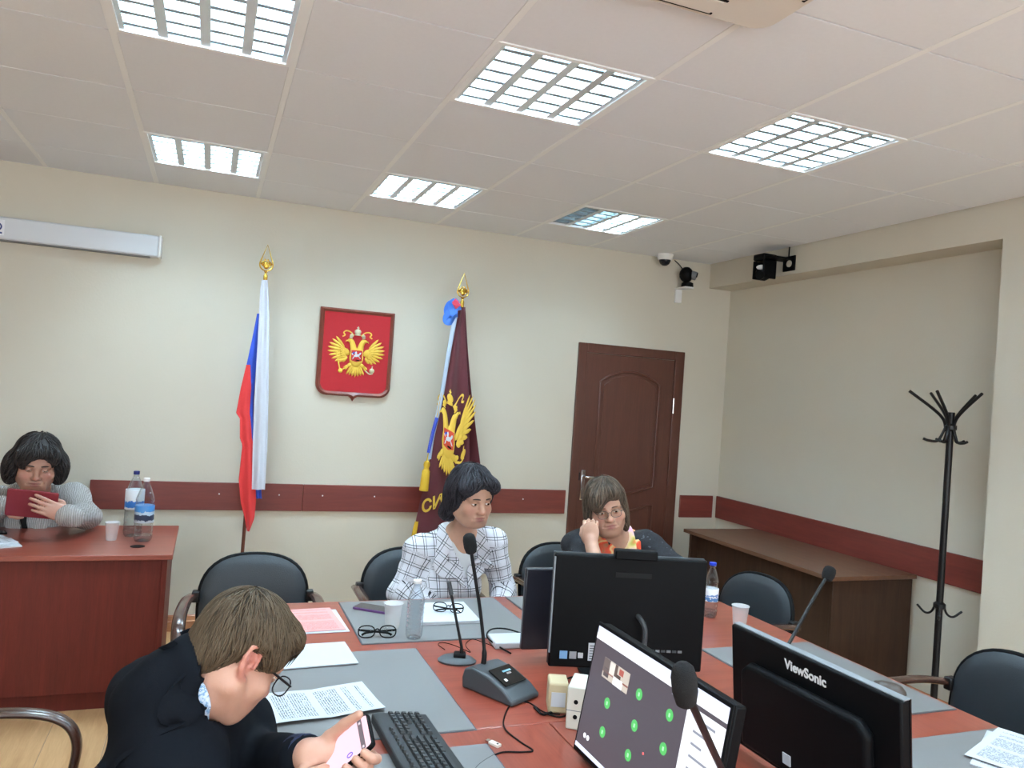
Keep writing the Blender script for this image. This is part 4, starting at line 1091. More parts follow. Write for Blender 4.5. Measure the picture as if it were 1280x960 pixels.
MB().tube(spline([tuple(Vector(atY(570, 392, F2Y - 0.08)) - Vector(f2.location)), tuple(Vector(atY(548, 510, F2Y - 0.09)) - Vector(f2.location)), tuple(ts + Vector((0, 0, 0.05)))], 8), 0.004, 6).build('tassel_cord', M['fringe'], f2)

# ------------------------------------------------------------------ things on the tables
def print_mat(name, rows_per_m=150.0, paras=(0.05,), base=(192, 195, 201), ink=(96, 100, 108), mx=0.085, my=0.125):
    k = NT(name); b = k.b
    tc = k.node('ShaderNodeTexCoord'); sx = k.node('ShaderNodeSeparateXYZ'); k.link(tc, 'Object', sx, 0)
    def math_(op, a, bb=None, c=None):
        nd = k.node('ShaderNodeMath', operation=op)
        for i, q in enumerate((a, bb, c)):
            if q is None: continue
            if isinstance(q, tuple): k.link(q[0], q[1], nd, i)
            else: nd.inputs[i].default_value = q
        return (nd, 0)
    X, Yc = (sx, 'X'), (sx, 'Y')
    line = math_('GREATER_THAN', math_('FRACT', math_('MULTIPLY', Yc, rows_per_m)), 0.45)
    no = k.node('ShaderNodeTexNoise', i_Scale=260.0, i_Detail=1.0); k.link(tc, 'Object', no, 'Vector')
    word = math_('GREATER_THAN', (no, 'Fac'), 0.46)
    n2 = k.node('ShaderNodeTexNoise', noise_dimensions='1D', i_Scale=34.0, i_Detail=0.0); k.link(sx, 'Y', n2, 'W')
    para = math_('GREATER_THAN', (n2, 'Fac'), 0.42)
    mxx = math_('LESS_THAN', math_('ABSOLUTE', X), mx); myy = math_('LESS_THAN', math_('ABSOLUTE', Yc), my)
    f = math_('MULTIPLY', math_('MULTIPLY', line, word), math_('MULTIPLY', para, math_('MULTIPLY', mxx, myy)))
    m_ = k.node('ShaderNodeMix', data_type='RGBA'); m_.inputs[6].default_value = (*lin(base), 1); m_.inputs[7].default_value = (*lin(ink), 1)
    k.link(f[0], 0, m_, 0); k.link(m_, 2, b, 'Base Color'); b.inputs['Roughness'].default_value = 0.8
    return k.m
M['print'] = print_mat('printed_page')
M['print_pink'] = print_mat('printed_pink', 120, base=(224, 150, 146), ink=(196, 108, 106))
def sheet_at(name, label, cat, c, w, h, deg, z, m_, group=None, curl=0.0, thick=0.0006):
    """a sheet w by h lying at c, its local x turned by deg"""
    g = []
    for i in range(13):
        row = []
        for j in range(9):
            x, y = (j / 8 - 0.5) * w, (i / 12 - 0.5) * h
            row.append((x, y, curl * (max(0, j / 8 - 0.6) ** 2 + max(0, i / 12 - 0.7) ** 2 + 0.15 * abs(math.sin(4 * y / h)))))
        g.append(row)
    o = MB().sheet(g, thick).build(name, m_, None, loc=(c[0], c[1], z), rot=(0, 0, R(deg)), angle=60)
    return tag(o, label, cat, group)
ZP = TZ + 0.0045
A, B = atZ(452, 855, ZP), atZ(487, 896, ZP)
print('sheet', (B - A).length)
dirw = (B - A).normalized(); perp = Vector((dirw.y, -dirw.x, 0)); perp = perp if perp.x < 0 else -perp
cc = A + dirw * 0.105 + perp * 0.1485
sheet_at('printed_sheet', 'printed text sheet on the pad behind the phone', 'paper', cc, 0.21, 0.297, math.degrees(math.atan2(dirw.y, dirw.x)), ZP + 0.001, M['print'], curl=0.03)
sheet_at('pink_papers', 'pink printed papers near the empty armchair', 'paper', (0.40, 2.955), 0.21, 0.28, 4, TZ + 0.004, M['print_pink'])
sheet_at('printed_sheet', 'printed sheet edge under the pink papers', 'paper', (0.415, 2.94), 0.21, 0.28, 2, TZ + 0.0015, M['paper'])
sheet_at('blank_sheet', 'blank white sheet half hidden by the man\'s head', 'paper', (0.36, 2.56), 0.26, 0.21, 3, TZ + 0.0085, M['paper'], thick=0.003)
# papers at the right edge
sheet_at('printed_papers', 'printed papers lying on the pad at the right edge, topmost', 'paper', (2.12, 1.46), 0.21, 0.297, -68, TZ + 0.010, M['print'], curl=0.01)
sheet_at('printed_papers', 'printed papers lying on the pad at the right edge, beneath the topmost', 'paper', (2.10, 1.45), 0.21, 0.297, -60, TZ + 0.0055, M['print'], thick=0.002)
# notebook slab
N = [atZ(530, 757, ZP), atZ(579, 755.5, ZP), atZ(600, 779, ZP), atZ(526, 782, ZP)]
ctr = sum(N, Vector()) / 4
nb = thing('notebook', 'white notebook with spectacles lying on it', 'notebook', (ctr.x, ctr.y, ZP))
b = MB().prism([(p.x - ctr.x, p.y - ctr.y) for p in N], 0.0, 0.010); b.build('page_block', M['paper'], nb, bevel=0.001)
b = MB().prism([((p.x - ctr.x) * 1.01, (p.y - ctr.y) * 1.01) for p in N], 0.010, 0.0115); b.build('cover', M['paper'], nb)
# spectacles
def spectacles(t, mf, lw=0.026, lh=0.019, gap=0.033, fold=False, temple=0.135, rim=0.0016):
    for s in (-1, 1):
        pts = []
        for k in range(20):
            a = 2 * PI * k / 20; e = 2.6
            kk = (abs(math.cos(a)) ** e + abs(math.sin(a)) ** e) ** (-1 / e)
            pts.append((s * gap + lw * kk * math.cos(a), 0, lh * kk * math.sin(a)))
        r_ = MB().tube(pts, rim, 6, closed=True, up=(0, 1, 0)).build('rim', mf, t)
        b = MB(); b.prism([(p[0], p[2]) for p in pts], -0.0006, 0.0006, lambda u, v, w: (u, w, v)); b.build('lens', M['lens'], t)
        if fold: path = [(s * (gap + lw), 0.002, 0.006), (s * (gap + lw) - s * 0.01, 0.012, 0.004), (-s * 0.03, 0.016 + 0.004 * s, -0.004), (-s * 0.052, 0.014, -0.012)]
        else: path = [(s * (gap + lw), 0.0, 0.008), (s * (gap + lw + 0.007), -0.01, 0.008), (s * (gap + lw + 0.012), -0.09, 0.008), (s * (gap + lw + 0.006), -temple, -0.012)]
        MB().tube(spline(path, 5), rim * 1.15, 6, flat=1.4, up=(0, 0, 1)).build('temple', mf, t)
    MB().tube(spline([(-gap + lw, 0, 0.004), (0, 0.002, 0.009), (gap - lw, 0, 0.004)], 5), rim, 6).build('bridge', mf, t)
g1 = atZ(471, 797, ZP)
s1_ = thing('spectacles', 'black-framed spectacles lying folded on the grey pad before the plastic cup', 'spectacles', (g1.x, g1.y, ZP + 0.021), 0, 'spectacles lying on the table', rot=(R(-14), 0, R(-8)))
spectacles(s1_, M['black'], 0.028, 0.020, 0.037, True, rim=0.0024)
g2 = atZ(560, 766, ZP + 0.012)
s2_ = thing('spectacles', 'dark spectacles lying on the white notebook', 'spectacles', (g2.x, g2.y, ZP + 0.0325), 0, 'spectacles lying on the table', rot=(R(-30), 0, R(-24)))
spectacles(s2_, M['black'], 0.026, 0.018, 0.033, True, rim=0.002)
# purple smartphone
ph = atZ(467, 762, ZP)
sp_ = thing('smartphone', 'dark smartphone with purple edge lying on the far grey pad', 'phone', (ph.x, ph.y, ZP), R(-38))
MB().prism([(x * 1, y) for x, y in rr(1, 0.18)], 0, 1).xf(Matrix.Diagonal((0.075, 0.037, 0.009, 1))).build('phone_case', mat('phone_purple', (96, 60, 110), 0.4), sp_, bevel=0.001)
MB().prism([(x * 1, y) for x, y in rr(1, 0.16)], 0.9, 1.05).xf(Matrix.Diagonal((0.072, 0.034, 0.009, 1))).build('phone_screen', mat('phone_dark_glass', (50, 48, 54), 0.12), sp_)
# usb stick
us = atZ(617, 931, TZ)
u_ = thing('usb_stick', 'tiny silver memory stick on the bare table wood', 'usb stick', (us.x, us.y, TZ), R(-62))
MB().bb(-0.012, 0.02, -0.0075, 0.0075, 0, 0.007).build('stick_body', mat('stick_beige', (214, 206, 196), 0.35), u_, bevel=0.001)
MB().bb(-0.024, -0.012, -0.006, 0.006, 0.001, 0.006).build('plug', M['chrome'], u_)
MB().tube([(0.013, 0, 0.0068), (0.013, 0, 0.0074)], 0.003, 10).build('key_ring_hole', M['black'], u_)
# white access point with cable
wv = atZ(637, 806, TZ)
w_ = thing('white_device', 'flat white device with a cable beside the black monitor', 'device', (wv.x + 0.01, wv.y + 0.01, TZ), R(-4))
MB().bb(-0.075, 0.075, -0.055, 0.055, 0, 0.022).build('device_body', M['paper'], w_, bevel=0.004)
MB().tube(spline([(0.06, 0.05, 0.018), (0.0, 0.075, 0.03), (-0.06, 0.06, 0.034), (-0.085, 0.02, 0.02), (-0.06, -0.05, 0.008), (-0.035, -0.11, 0.004)], 6), 0.003, 6).build('cable', M['black'], w_)
# power adapters among the cables
ad = thing('power_adapter', 'white upright power adapter block left of the video call monitor', 'adapter', (1.012, 1.925, TZ), R(-35))
MB().bb(-0.035, 0.035, -0.055, 0.055, 0, 0.115).build('adapter_body', mat('adapter_white', (206, 204, 192), 0.5), ad, bevel=0.004)
MB().bb(-0.0352, 0.0352, -0.0552, 0.0552, 0.05, 0.052).build('seam', M['grey'], ad)
for z in (0.035, 0.075): MB().tube([(-0.01, -0.0545, z), (-0.01, -0.0565, z)], 0.006, 12).build('socket_hole', M['black'], ad)
ad2 = thing('beige_adapter', 'small beige adapter block in the cable tangle', 'adapter', (0.985, 2.03, TZ), R(-20))
MB().bb(-0.028, 0.028, -0.04, 0.04, 0, 0.085).build('adapter_body', mat('adapter_beige', (190, 172, 138), 0.5), ad2, bevel=0.006)
MB().bb(-0.02, 0.02, -0.0415, -0.0395, 0.02, 0.06).build('type_plate', M['paper'], ad2)
# loose cables
def cable(pts, r, name, label, m_=None, z=None):
    P = [tuple(atZ(x, y, TZ + r + (q[2] if len(q) > 2 else 0.0))) for q in pts for x, y in [q[:2]]]
    P2 = spline(P, 8)
    P2 = [(p[0], p[1], max(p[2], TZ + r)) for p in P2]
    o = MB().tube(P2, r, 6).build(name, m_ or M['black'])
    return tag(o, label, 'cable')
cable([(700, 893), (680, 890), (660, 878), (640, 879), (630, 898), (632, 912), (650, 927), (666, 938), (652, 940), (625, 941), (600, 955), (590, 968)], 0.0022, 'black_cable', 'thin black cable looping past the memory stick')
cable([(668, 884), (680, 893), (700, 884), (716, 872), (732, 862)], 0.0035, 'black_cable', 'thick black cable from the microphone unit to the adapters')
cable([(690, 880), (694, 862, 0.02), (706, 850, 0.06), (722, 846, 0.06), (736, 856, 0.02)], 0.0025, 'black_cable', 'black cable arching over the white adapter block')
cable([(685, 893), (702, 896), (716, 888), (735, 870)], 0.0025, 'black_cable', 'black cable lying in front of the beige adapter')
cable([(556, 812), (548, 806), (552, 803), (566, 806), (580, 812), (588, 815), (582, 806), (590, 799), (604, 803), (622, 810)], 0.0013, 'thin_cable', 'very thin wire curling beside the slim microphone')
# papers on the mahogany desk
ZD = 0.75
sheet_at('paper_pile', 'white papers on the mahogany desk, lowest sheets', 'paper', (-0.96, 4.34), 0.21, 0.297, -66, ZD + 0.003, M['paper'], thick=0.005)
sheet_at('paper_pile', 'white papers on the mahogany desk, upper bundle', 'paper', (-0.99, 4.37), 0.21, 0.297, -58, ZD + 0.010, M['print'], thick=0.006)
dp_ = thing('dark_phone', 'dark phone on a white sheet at the left picture edge', 'phone', (-0.99, 4.62, ZD), R(20))
MB().prism([(x * 1, y) for x, y in rr(1, 0.2)], 0, 1).xf(Matrix.Diagonal((0.075, 0.036, 0.009, 1))).build('phone_case', M['black'], dp_, bevel=0.001)
MB().prism([(x * 1, y) for x, y in rr(1, 0.16)], 0.9, 1.05).xf(Matrix.Diagonal((0.070, 0.033, 0.009, 1))).build('phone_screen', bpy.data.materials['phone_dark_glass'], dp_)
# ------------------------------------------------------------------ people: smooth blended volumes turned into one skin
def vec(*a): return np.array(a, float)
def cap(a, b, ra, rb=None, k=0.02, s=1): return ('c', np.array(a, float), np.array(b, float), ra, ra if rb is None else rb, k, s)
def ell(c, r, rot=None, k=0.02, s=1): return ('e', np.array(c, float), np.array(r, float), np.eye(3) if rot is None else np.array(rot), 0, k, s)
def xprims(pr, Rm, t, sc=1.0):
    out = []
    for p in pr:
        if p[0] == 'c': out.append(('c', t + Rm @ p[1] * sc, t + Rm @ p[2] * sc, p[3] * sc, p[4] * sc, p[5] * sc, p[6]))
        else: out.append(('e', t + Rm @ p[1] * sc, p[2] * sc, Rm @ p[3], 0, p[5] * sc, p[6]))
    return out
def sdf_mesh(prims, h, zmin=None):
    lo, hi = np.full(3, 1e9), np.full(3, -1e9); boxes = []
    for p in prims:
        if p[0] == 'c':
            a = np.minimum(p[1] - p[3], p[2] - p[4]); b = np.maximum(p[1] + p[3], p[2] + p[4])
        else:
            r = np.abs(p[3]) @ p[2]; a, b = p[1] - r, p[1] + r
        a = a - p[5] - 3 * h; b = b + p[5] + 3 * h; boxes.append((a, b))
        if p[6] > 0: lo, hi = np.minimum(lo, a), np.maximum(hi, b)
    n = np.ceil((hi - lo) / h).astype(int) + 1
    F = np.full(n, 0.2, np.float32)
    for p, (a, b) in zip(prims, boxes):
        i0 = np.clip(np.floor((a - lo) / h).astype(int), 0, n - 1); i1 = np.clip(np.ceil((b - lo) / h).astype(int) + 1, 1, n)
        if (i1 <= i0).any(): continue
        g = [(lo[q] + h * np.arange(i0[q], i1[q])).astype(np.float32) for q in range(3)]
        X, Y, Z = g[0][:, None, None], g[1][None, :, None], g[2][None, None, :]
        if p[0] == 'c':
            A, B = p[1], p[2]; d = B - A; L2 = float(d @ d) + 1e-12
            x, y, z = X - A[0], Y - A[1], Z - A[2]
            t = np.clip((x * d[0] + y * d[1] + z * d[2]) / L2, 0, 1)
            D = np.sqrt((x - t * d[0]) ** 2 + (y - t * d[1]) ** 2 + (z - t * d[2]) ** 2) - (p[3] + (p[4] - p[3]) * t)
        else:
            x, y, z = X - p[1][0], Y - p[1][1], Z - p[1][2]; Q = p[3]
            u = (x * Q[0, 0] + y * Q[1, 0] + z * Q[2, 0]); v = (x * Q[0, 1] + y * Q[1, 1] + z * Q[2, 1]); w = (x * Q[0, 2] + y * Q[1, 2] + z * Q[2, 2])
            r = p[2]
            k0 = np.sqrt((u / r[0]) ** 2 + (v / r[1]) ** 2 + (w / r[2]) ** 2); k1 = np.sqrt((u / r[0] ** 2) ** 2 + (v / r[1] ** 2) ** 2 + (w / r[2] ** 2) ** 2)
            D = k0 * (k0 - 1) / (k1 + 1e-9)
        S = F[i0[0]:i1[0], i0[1]:i1[1], i0[2]:i1[2]]; k = p[5]
        if p[6] > 0:
            H = np.clip(0.5 + 0.5 * (S - D) / k, 0, 1); F[i0[0]:i1[0], i0[1]:i1[1], i0[2]:i1[2]] = S + (D - S) * H - k * H * (1 - H)
        else:
            H = np.clip(0.5 - 0.5 * (S + D) / k, 0, 1); F[i0[0]:i1[0], i0[1]:i1[1], i0[2]:i1[2]] = S + (-D - S) * H + k * H * (1 - H)
    # surface nets
    I = F < 0
    c = I[:-1, :-1, :-1].astype(np.int8)
    for dx in (0, 1):
        for dy in (0, 1):
            for dz in (0, 1):
                if dx or dy or dz: c = c + I[dx:n[0] - 1 + dx, dy:n[1] - 1 + dy, dz:n[2] - 1 + dz]
    act = np.argwhere((c > 0) & (c < 8))
    idx = np.full(tuple(n - 1), -1, np.int32); idx[act[:, 0], act[:, 1], act[:, 2]] = np.arange(len(act))
    off = np.array([(a, b, d) for a in (0, 1) for b in (0, 1) for d in (0, 1)])
    val = np.stack([F[act[:, 0] + o[0], act[:, 1] + o[1], act[:, 2] + o[2]] for o in off], 1)
    acc = np.zeros((len(act), 3)); cnt = np.zeros(len(act))
    for i in range(8):
        for j in range(i + 1, 8):
            if np.abs(off[i] - off[j]).sum() != 1: continue
            m = (val[:, i] < 0) != (val[:, j] < 0)
            t = val[m, i] / (val[m, i] - val[m, j])
            acc[m] += off[i] + t[:, None] * (off[j] - off[i]); cnt[m] += 1
    V = lo + h * (act + acc / cnt[:, None])
    faces = []
    for ax in range(3):
        sl0 = [slice(None)] * 3; sl1 = [slice(None)] * 3; sl0[ax] = slice(0, -1); sl1[ax] = slice(1, None)
        a, b = I[tuple(sl0)], I[tuple(sl1)]
        e = np.argwhere(a != b); u, v = (ax + 1) % 3, (ax + 2) % 3
        e = e[(e[:, u] > 0) & (e[:, v] > 0) & (e[:, u] < n[u] - 1) & (e[:, v] < n[v] - 1)]
        flip = b[e[:, 0], e[:, 1], e[:, 2]]
        def at(du, dv):
            q = e.copy(); q[:, u] -= du; q[:, v] -= dv; return idx[q[:, 0], q[:, 1], q[:, 2]]
        Q = np.stack([at(1, 1), at(0, 1), at(0, 0), at(1, 0)], 1)
        Q[flip] = Q[flip][:, ::-1]
        faces.append(Q)
    Fq = np.vstack(faces); Fq = Fq[(Fq >= 0).all(1)]
    return V, Fq
def np_mesh(name, V, Fq, mats, mi=None):
    me = bpy.data.meshes.new(name)
    me.vertices.add(len(V)); me.vertices.foreach_set('co', np.asarray(V, np.float32).ravel())
    k = Fq.shape[1]
    me.loops.add(Fq.size); me.loops.foreach_set('vertex_index', np.ascontiguousarray(Fq, np.int32).ravel())
    me.polygons.add(len(Fq)); me.polygons.foreach_set('loop_start', np.arange(0, Fq.size, k, dtype=np.int32)); me.polygons.foreach_set('loop_total', np.full(len(Fq), k, np.int32))
    for m_ in (mats if isinstance(mats, (list, tuple)) else [mats]): me.materials.append(m_)
    if mi is not None: me.polygons.foreach_set('material_index', np.asarray(mi, np.int32))
    me.polygons.foreach_set('use_smooth', np.ones(len(Fq), bool))
    me.update(calc_edges=True); me.validate()
    return me
def smooth_verts(V, Fq, it=2, lam=0.5):
    for _ in range(it):
        S = np.zeros_like(V); c = np.zeros(len(V))
        for a, b in ((0, 1), (1, 2), (2, 3), (3, 0)):
            for p, q in ((a, b), (b, a)):
                np.add.at(S, Fq[:, p], V[Fq[:, q]]); np.add.at(c, Fq[:, p], 1)
        V = V + lam * (S / np.maximum(c, 1)[:, None] - V)
    return V
def normals(V, Fq):
    n_ = np.cross(V[Fq[:, 2]] - V[Fq[:, 0]], V[Fq[:, 3]] - V[Fq[:, 1]]); N_ = np.zeros_like(V)
    for k in range(4): np.add.at(N_, Fq[:, k], n_)
    return N_ / (np.linalg.norm(N_, axis=1, keepdims=True) + 1e-12)
def attr(me, name, data, kind='FLOAT_VECTOR'):
    a = me.attributes.new(name, kind, 'POINT')
    if kind == 'FLOAT': a.data.foreach_set('value', np.asarray(data, np.float32))
    elif kind == 'FLOAT_COLOR': a.data.foreach_set('color', np.asarray(data, np.float32).ravel())
    else: a.data.foreach_set('vector', np.asarray(data, np.float32).ravel())
def link_world(me, name, parent):
    """me is in world space; put it under parent"""
    o = bpy.data.objects.new(name, me); C.objects.link(o)
    me.transform(world_of(parent).inverted()); o.parent = parent
    return o
def head_axes(az, pitch, roll=0.0):
    a = R(az); f = vec(math.cos(a), math.sin(a), 0); r = vec(math.sin(a), -math.cos(a), 0); u = vec(0, 0, 1)
    p = R(pitch); f, u = f * math.cos(p) - u * math.sin(p), u * math.cos(p) + f * math.sin(p)
    q = R(roll); u, r = u * math.cos(q) + r * math.sin(q), r * math.cos(q) - u * math.sin(q)
    return np.stack([r, f, u], 1)
def head_prims(fat=0.0, ears=True, nose=1.0, man=False):
    j = 1.0 + fat
    P = [ell((0, -0.014, 0.032), (0.074, 0.094, 0.086), k=0.02),
         ell((0, 0.022, -0.030), (0.060 * j, 0.070, 0.082), k=0.03),
         ell((0, 0.010, -0.062), (0.056 * j, 0.056, 0.048), k=0.03),
         ell((0, 0.066, -0.094), (0.024 * j, 0.022, 0.020), k=0.025),
         ell((0, 0.070, 0.035), (0.05, 0.022, 0.04), k=0.03)]
    for s in (-1, 1):
        P += [ell((s * 0.040 * j, 0.058, -0.034), (0.024 * j, 0.026, 0.026), k=0.022),
              ell((s * 0.024, 0.066, -0.066), (0.022 * j, 0.024, 0.022), k=0.02),
              cap((s * 0.012, 0.088, 0.017), (s * 0.045, 0.074, 0.018), 0.0085, 0.008, k=0.014),
              cap((s * 0.056 * j, 0.0, -0.058), (s * 0.03, 0.055, -0.092), 0.020, 0.020, k=0.025),
              ell((s * 0.0315, 0.096, 0.0), (0.0175, 0.013, 0.0105), k=0.010, s=-1)]
    P += [cap((0, 0.088, 0.008), (0, 0.108 * (0.97 + 0.03 * nose), -0.032), 0.0085, 0.0125 * nose, k=0.012)]
    for s in (-1, 1): P += [ell((s * 0.0135, 0.098, -0.036), (0.0085 * nose, 0.011, 0.0075), k=0.008)]
    P += [ell((0, 0.086, -0.060), (0.027, 0.012, 0.0065), k=0.010), ell((0, 0.084, -0.0715), (0.024, 0.012, 0.007), k=0.010),
          cap((-0.027, 0.092, -0.0660), (0.0, 0.0975, -0.0655), 0.0026, k=0.004, s=-1), cap((0.0, 0.0975, -0.0655), (0.027, 0.092, -0.0660), 0.0026, k=0.004, s=-1)]
    for s in (-1, 1):   # folds from the nose to the corners of the mouth
        P += [cap((s * 0.020, 0.100, -0.036), (s * 0.034, 0.086, -0.066), 0.003, 0.002, k=0.006, s=-1)]
    if ears:
        for s in (-1, 1):
            ek = 1.15 if man else 1.0
            def ep(x, y, z):    # ear space: y forward, z up, leaning back a little
                y, z = y * ek, z * ek
                return (s * x, -0.006 + y * 0.96 - z * 0.22, -0.006 + z * 0.97 + y * 0.2)
            ring = [(0.078, 0.014, 0.004), (0.081, 0.012, 0.020), (0.085, 0.0, 0.031), (0.089, -0.014, 0.026), (0.090, -0.019, 0.008), (0.086, -0.014, -0.010), (0.081, -0.005, -0.024), (0.077, 0.006, -0.029)]
            for q in range(len(ring) - 1):
                rr0 = 0.0046 if q < 5 else 0.0062
                P.append(cap(ep(*ring[q]), ep(*ring[q + 1]), rr0, rr0 if q < 4 else 0.0062, k=0.003))
            P += [ell(ep(0.0755, -0.003, 0.004), (0.0045, 0.016 * ek, 0.024 * ek), rotm(0, 0, s * R(14)), k=0.004),
                  cap(ep(0.080, -0.006, 0.018), ep(0.083, -0.010, -0.004), 0.0032, 0.0032, k=0.003),
                  ell(ep(0.079, 0.012, -0.004), (0.005, 0.004, 0.007), k=0.003),
                  ell(ep(0.080, 0.002, -0.004), (0.009, 0.0065, 0.009), k=0.003, s=-1)]
    return P
def skin_mat(name, rgb, lips, blush):
    k = NT(name); b = k.b
    at = k.node('ShaderNodeAttribute', attribute_name='tint')
    tc = k.node('ShaderNodeTexCoord'); no = k.node('ShaderNodeTexNoise', i_Scale=60.0, i_Detail=4.0); k.link(tc, 'Object', no, 'Vector')
    sp_ = k.node('ShaderNodeSeparateXYZ'); k.link(at, 'Vector', sp_, 0)
    def mix(fac, a, c):
        m_ = k.node('ShaderNodeMix', data_type='RGBA'); k.link(fac[0], fac[1], m_, 0)
        if isinstance(a, tuple): m_.inputs[6].default_value = a
        else: k.link(a, 2, m_, 6)
        m_.inputs[7].default_value = c; return m_
    base = k.node('ShaderNodeMix', data_type='RGBA'); k.link(no, 'Fac', base, 0)
    c0 = lin(rgb); base.inputs[6].default_value = (*[v * 0.9 for v in c0], 1); base.inputs[7].default_value = (*[min(1, v * 1.1) for v in c0], 1)
    m1 = mix((sp_, 'Y'), base, (*lin(blush), 1)); m2 = mix((sp_, 'X'), m1, (*lin(lips), 1))
    k.link(m2, 2, b, 'Base Color'); b.inputs['Roughness'].default_value = 0.5
    b.inputs['Subsurface Weight'].default_value = 0.15; b.inputs['Subsurface Radius'].default_value = (0.01, 0.004, 0.002); b.inputs['Subsurface Scale'].default_value = 0.6
    bp = k.node('ShaderNodeBump', i_Strength=0.08, i_Distance=0.002); n3 = k.node('ShaderNodeTexNoise', i_Scale=380.0); k.link(tc, 'Object', n3, 'Vector'); k.link(n3, 'Fac', bp, 'Height'); k.link(bp, 'Normal', b, 'Normal')
    return k.m
def make_body(parent, prims, h, m_, hc, Rh, sc):
    V, Fq = sdf_mesh(prims, h)
    V = smooth_verts(V, Fq, 1, 0.35)
    L = (V - hc) @ Rh / sc
    def bump(c, r): return np.clip(1 - (((L - c) / r) ** 2).sum(1), 0, 1) ** 0.6
    lips = np.maximum(bump(vec(0, 0.094, -0.0610), vec(0.026, 0.018, 0.0055)), bump(vec(0, 0.092, -0.0715), vec(0.023, 0.018, 0.0058)))
    bl = np.maximum.reduce([0.5 * bump(vec(s * 0.042, 0.07, -0.03), vec(0.028, 0.04, 0.026)) for s in (-1, 1)] + [0.45 * bump(vec(0, 0.115, -0.034), vec(0.02, 0.02, 0.014))] + [0.8 * bump(vec(s * 0.085, -0.008, -0.004), vec(0.02, 0.035, 0.042)) for s in (-1, 1)])
    me = np_mesh('body', V, Fq, m_)
    attr(me, 'tint', np.stack([lips * 0.85, bl, np.zeros(len(V))], 1))
    return link_world(me, 'body', parent), V, Fq
M['sclera'] = mat('eye_white', (226, 220, 214), 0.2); M['iris'] = mat('iris_brown', (66, 44, 32), 0.15); M['pupil'] = mat('pupil', (8, 8, 8), 0.1)
def eyes(parent, hc, Rh, sc, skin, lid=35, look=(0.0, -0.12), brow=None, browm=None):
    for s in (-1, 1):
        c = hc + Rh @ vec(s * 0.0315, 0.0805, 0.0005) * sc
        b = MB(); n = 20; r = 0.0122 * sc
        ang = [0.001, 0.2, 0.48, 0.5, 0.8, 1.2, 1.7, 2.3, 3.14]
        fd = vec(look[0], 1, look[1]); fd /= np.linalg.norm(fd)
        ux = np.cross(fd, vec(0, 0, 1)); ux /= np.linalg.norm(ux); uz = np.cross(ux, fd)
        vs = []
        for a in ang:
            for q in range(n):
                t = 2 * PI * q / n
                vs.append(c + Rh @ ((fd * math.cos(a) + (ux * math.cos(t) + uz * math.sin(t)) * math.sin(a)) * r))
        for i in range(len(ang) - 1):
            b.cur = 2 if i < 1 else (1 if i < 3 else 0)
            o = len(b.v)
            b.add(vs[i * n:(i + 2) * n], [(q, (q + 1) % n, n + (q + 1) % n, n + q) for q in range(n)])
        eo = b.build('eye', [M['sclera'], M['iris'], M['pupil']], parent, abs_=True, angle=80)
        b = MB(); R2 = 0.0136 * sc   # upper lid shell
        g = []
        for i in range(9):
            ph = R(-38 + lid) + i * (R(150) / 8)   # elevation about the eye's x axis, from the lid edge upwards
            row = []
            for q in range(13):
                th = R(-80 + 160 * q / 12)
                row.append(c + Rh @ (vec(math.sin(th), math.cos(th) * math.cos(ph), math.cos(th) * math.sin(ph)) * R2))
            g.append(row)
        g = np.array(g)
        # start at the lid edge: lid 0 = wide open
        MB().sheet(g, 0.0006).build('eyelid', skin, parent, abs_=True, angle=80)
        g = []
        for i in range(5):
            ph = R(-24) - i * (R(80) / 4); row = []
            for q in range(13):
                th = R(-80 + 160 * q / 12)
                row.append(c + Rh @ (vec(math.sin(th), math.cos(th) * math.cos(ph), math.cos(th) * math.sin(ph)) * R2))
            g.append(row)
        MB().sheet(np.array(g), 0.0006).build('lower_eyelid', skin, parent, abs_=True, angle=80)
        if browm:
            pts = [hc + Rh @ (vec(s * x, y, z) * sc) for x, y, z in ((0.013, 0.0985, 0.0205), (0.026, 0.0965, 0.0225), (0.040, 0.089, 0.0205), (0.051, 0.078, 0.0145))]
            MB().tube(spline(pts, 4), list(np.array([0.0022, 0.0027, 0.003, 0.003, 0.003, 0.003, 0.0028, 0.0026, 0.0022, 0.0018, 0.0014, 0.001, 0.0008]) * sc), 6).build('eyebrow', browm, parent, abs_=True)
def hair_mat(name, dark, light):
    k = NT(name); b = k.b
    at = k.node('ShaderNodeAttribute', attribute_name='rnd')
    rp = k.node('ShaderNodeValToRGB'); rp.color_ramp.elements[0].color = (*lin(dark), 1); rp.color_ramp.elements[1].color = (*lin(light), 1)
    k.link(at, 'Fac', rp, 'Fac'); k.link(rp, 'Color', b, 'Base Color'); b.inputs['Roughness'].default_value = 0.55; b.inputs['Specular IOR Level'].default_value = 0.25
    return k.m
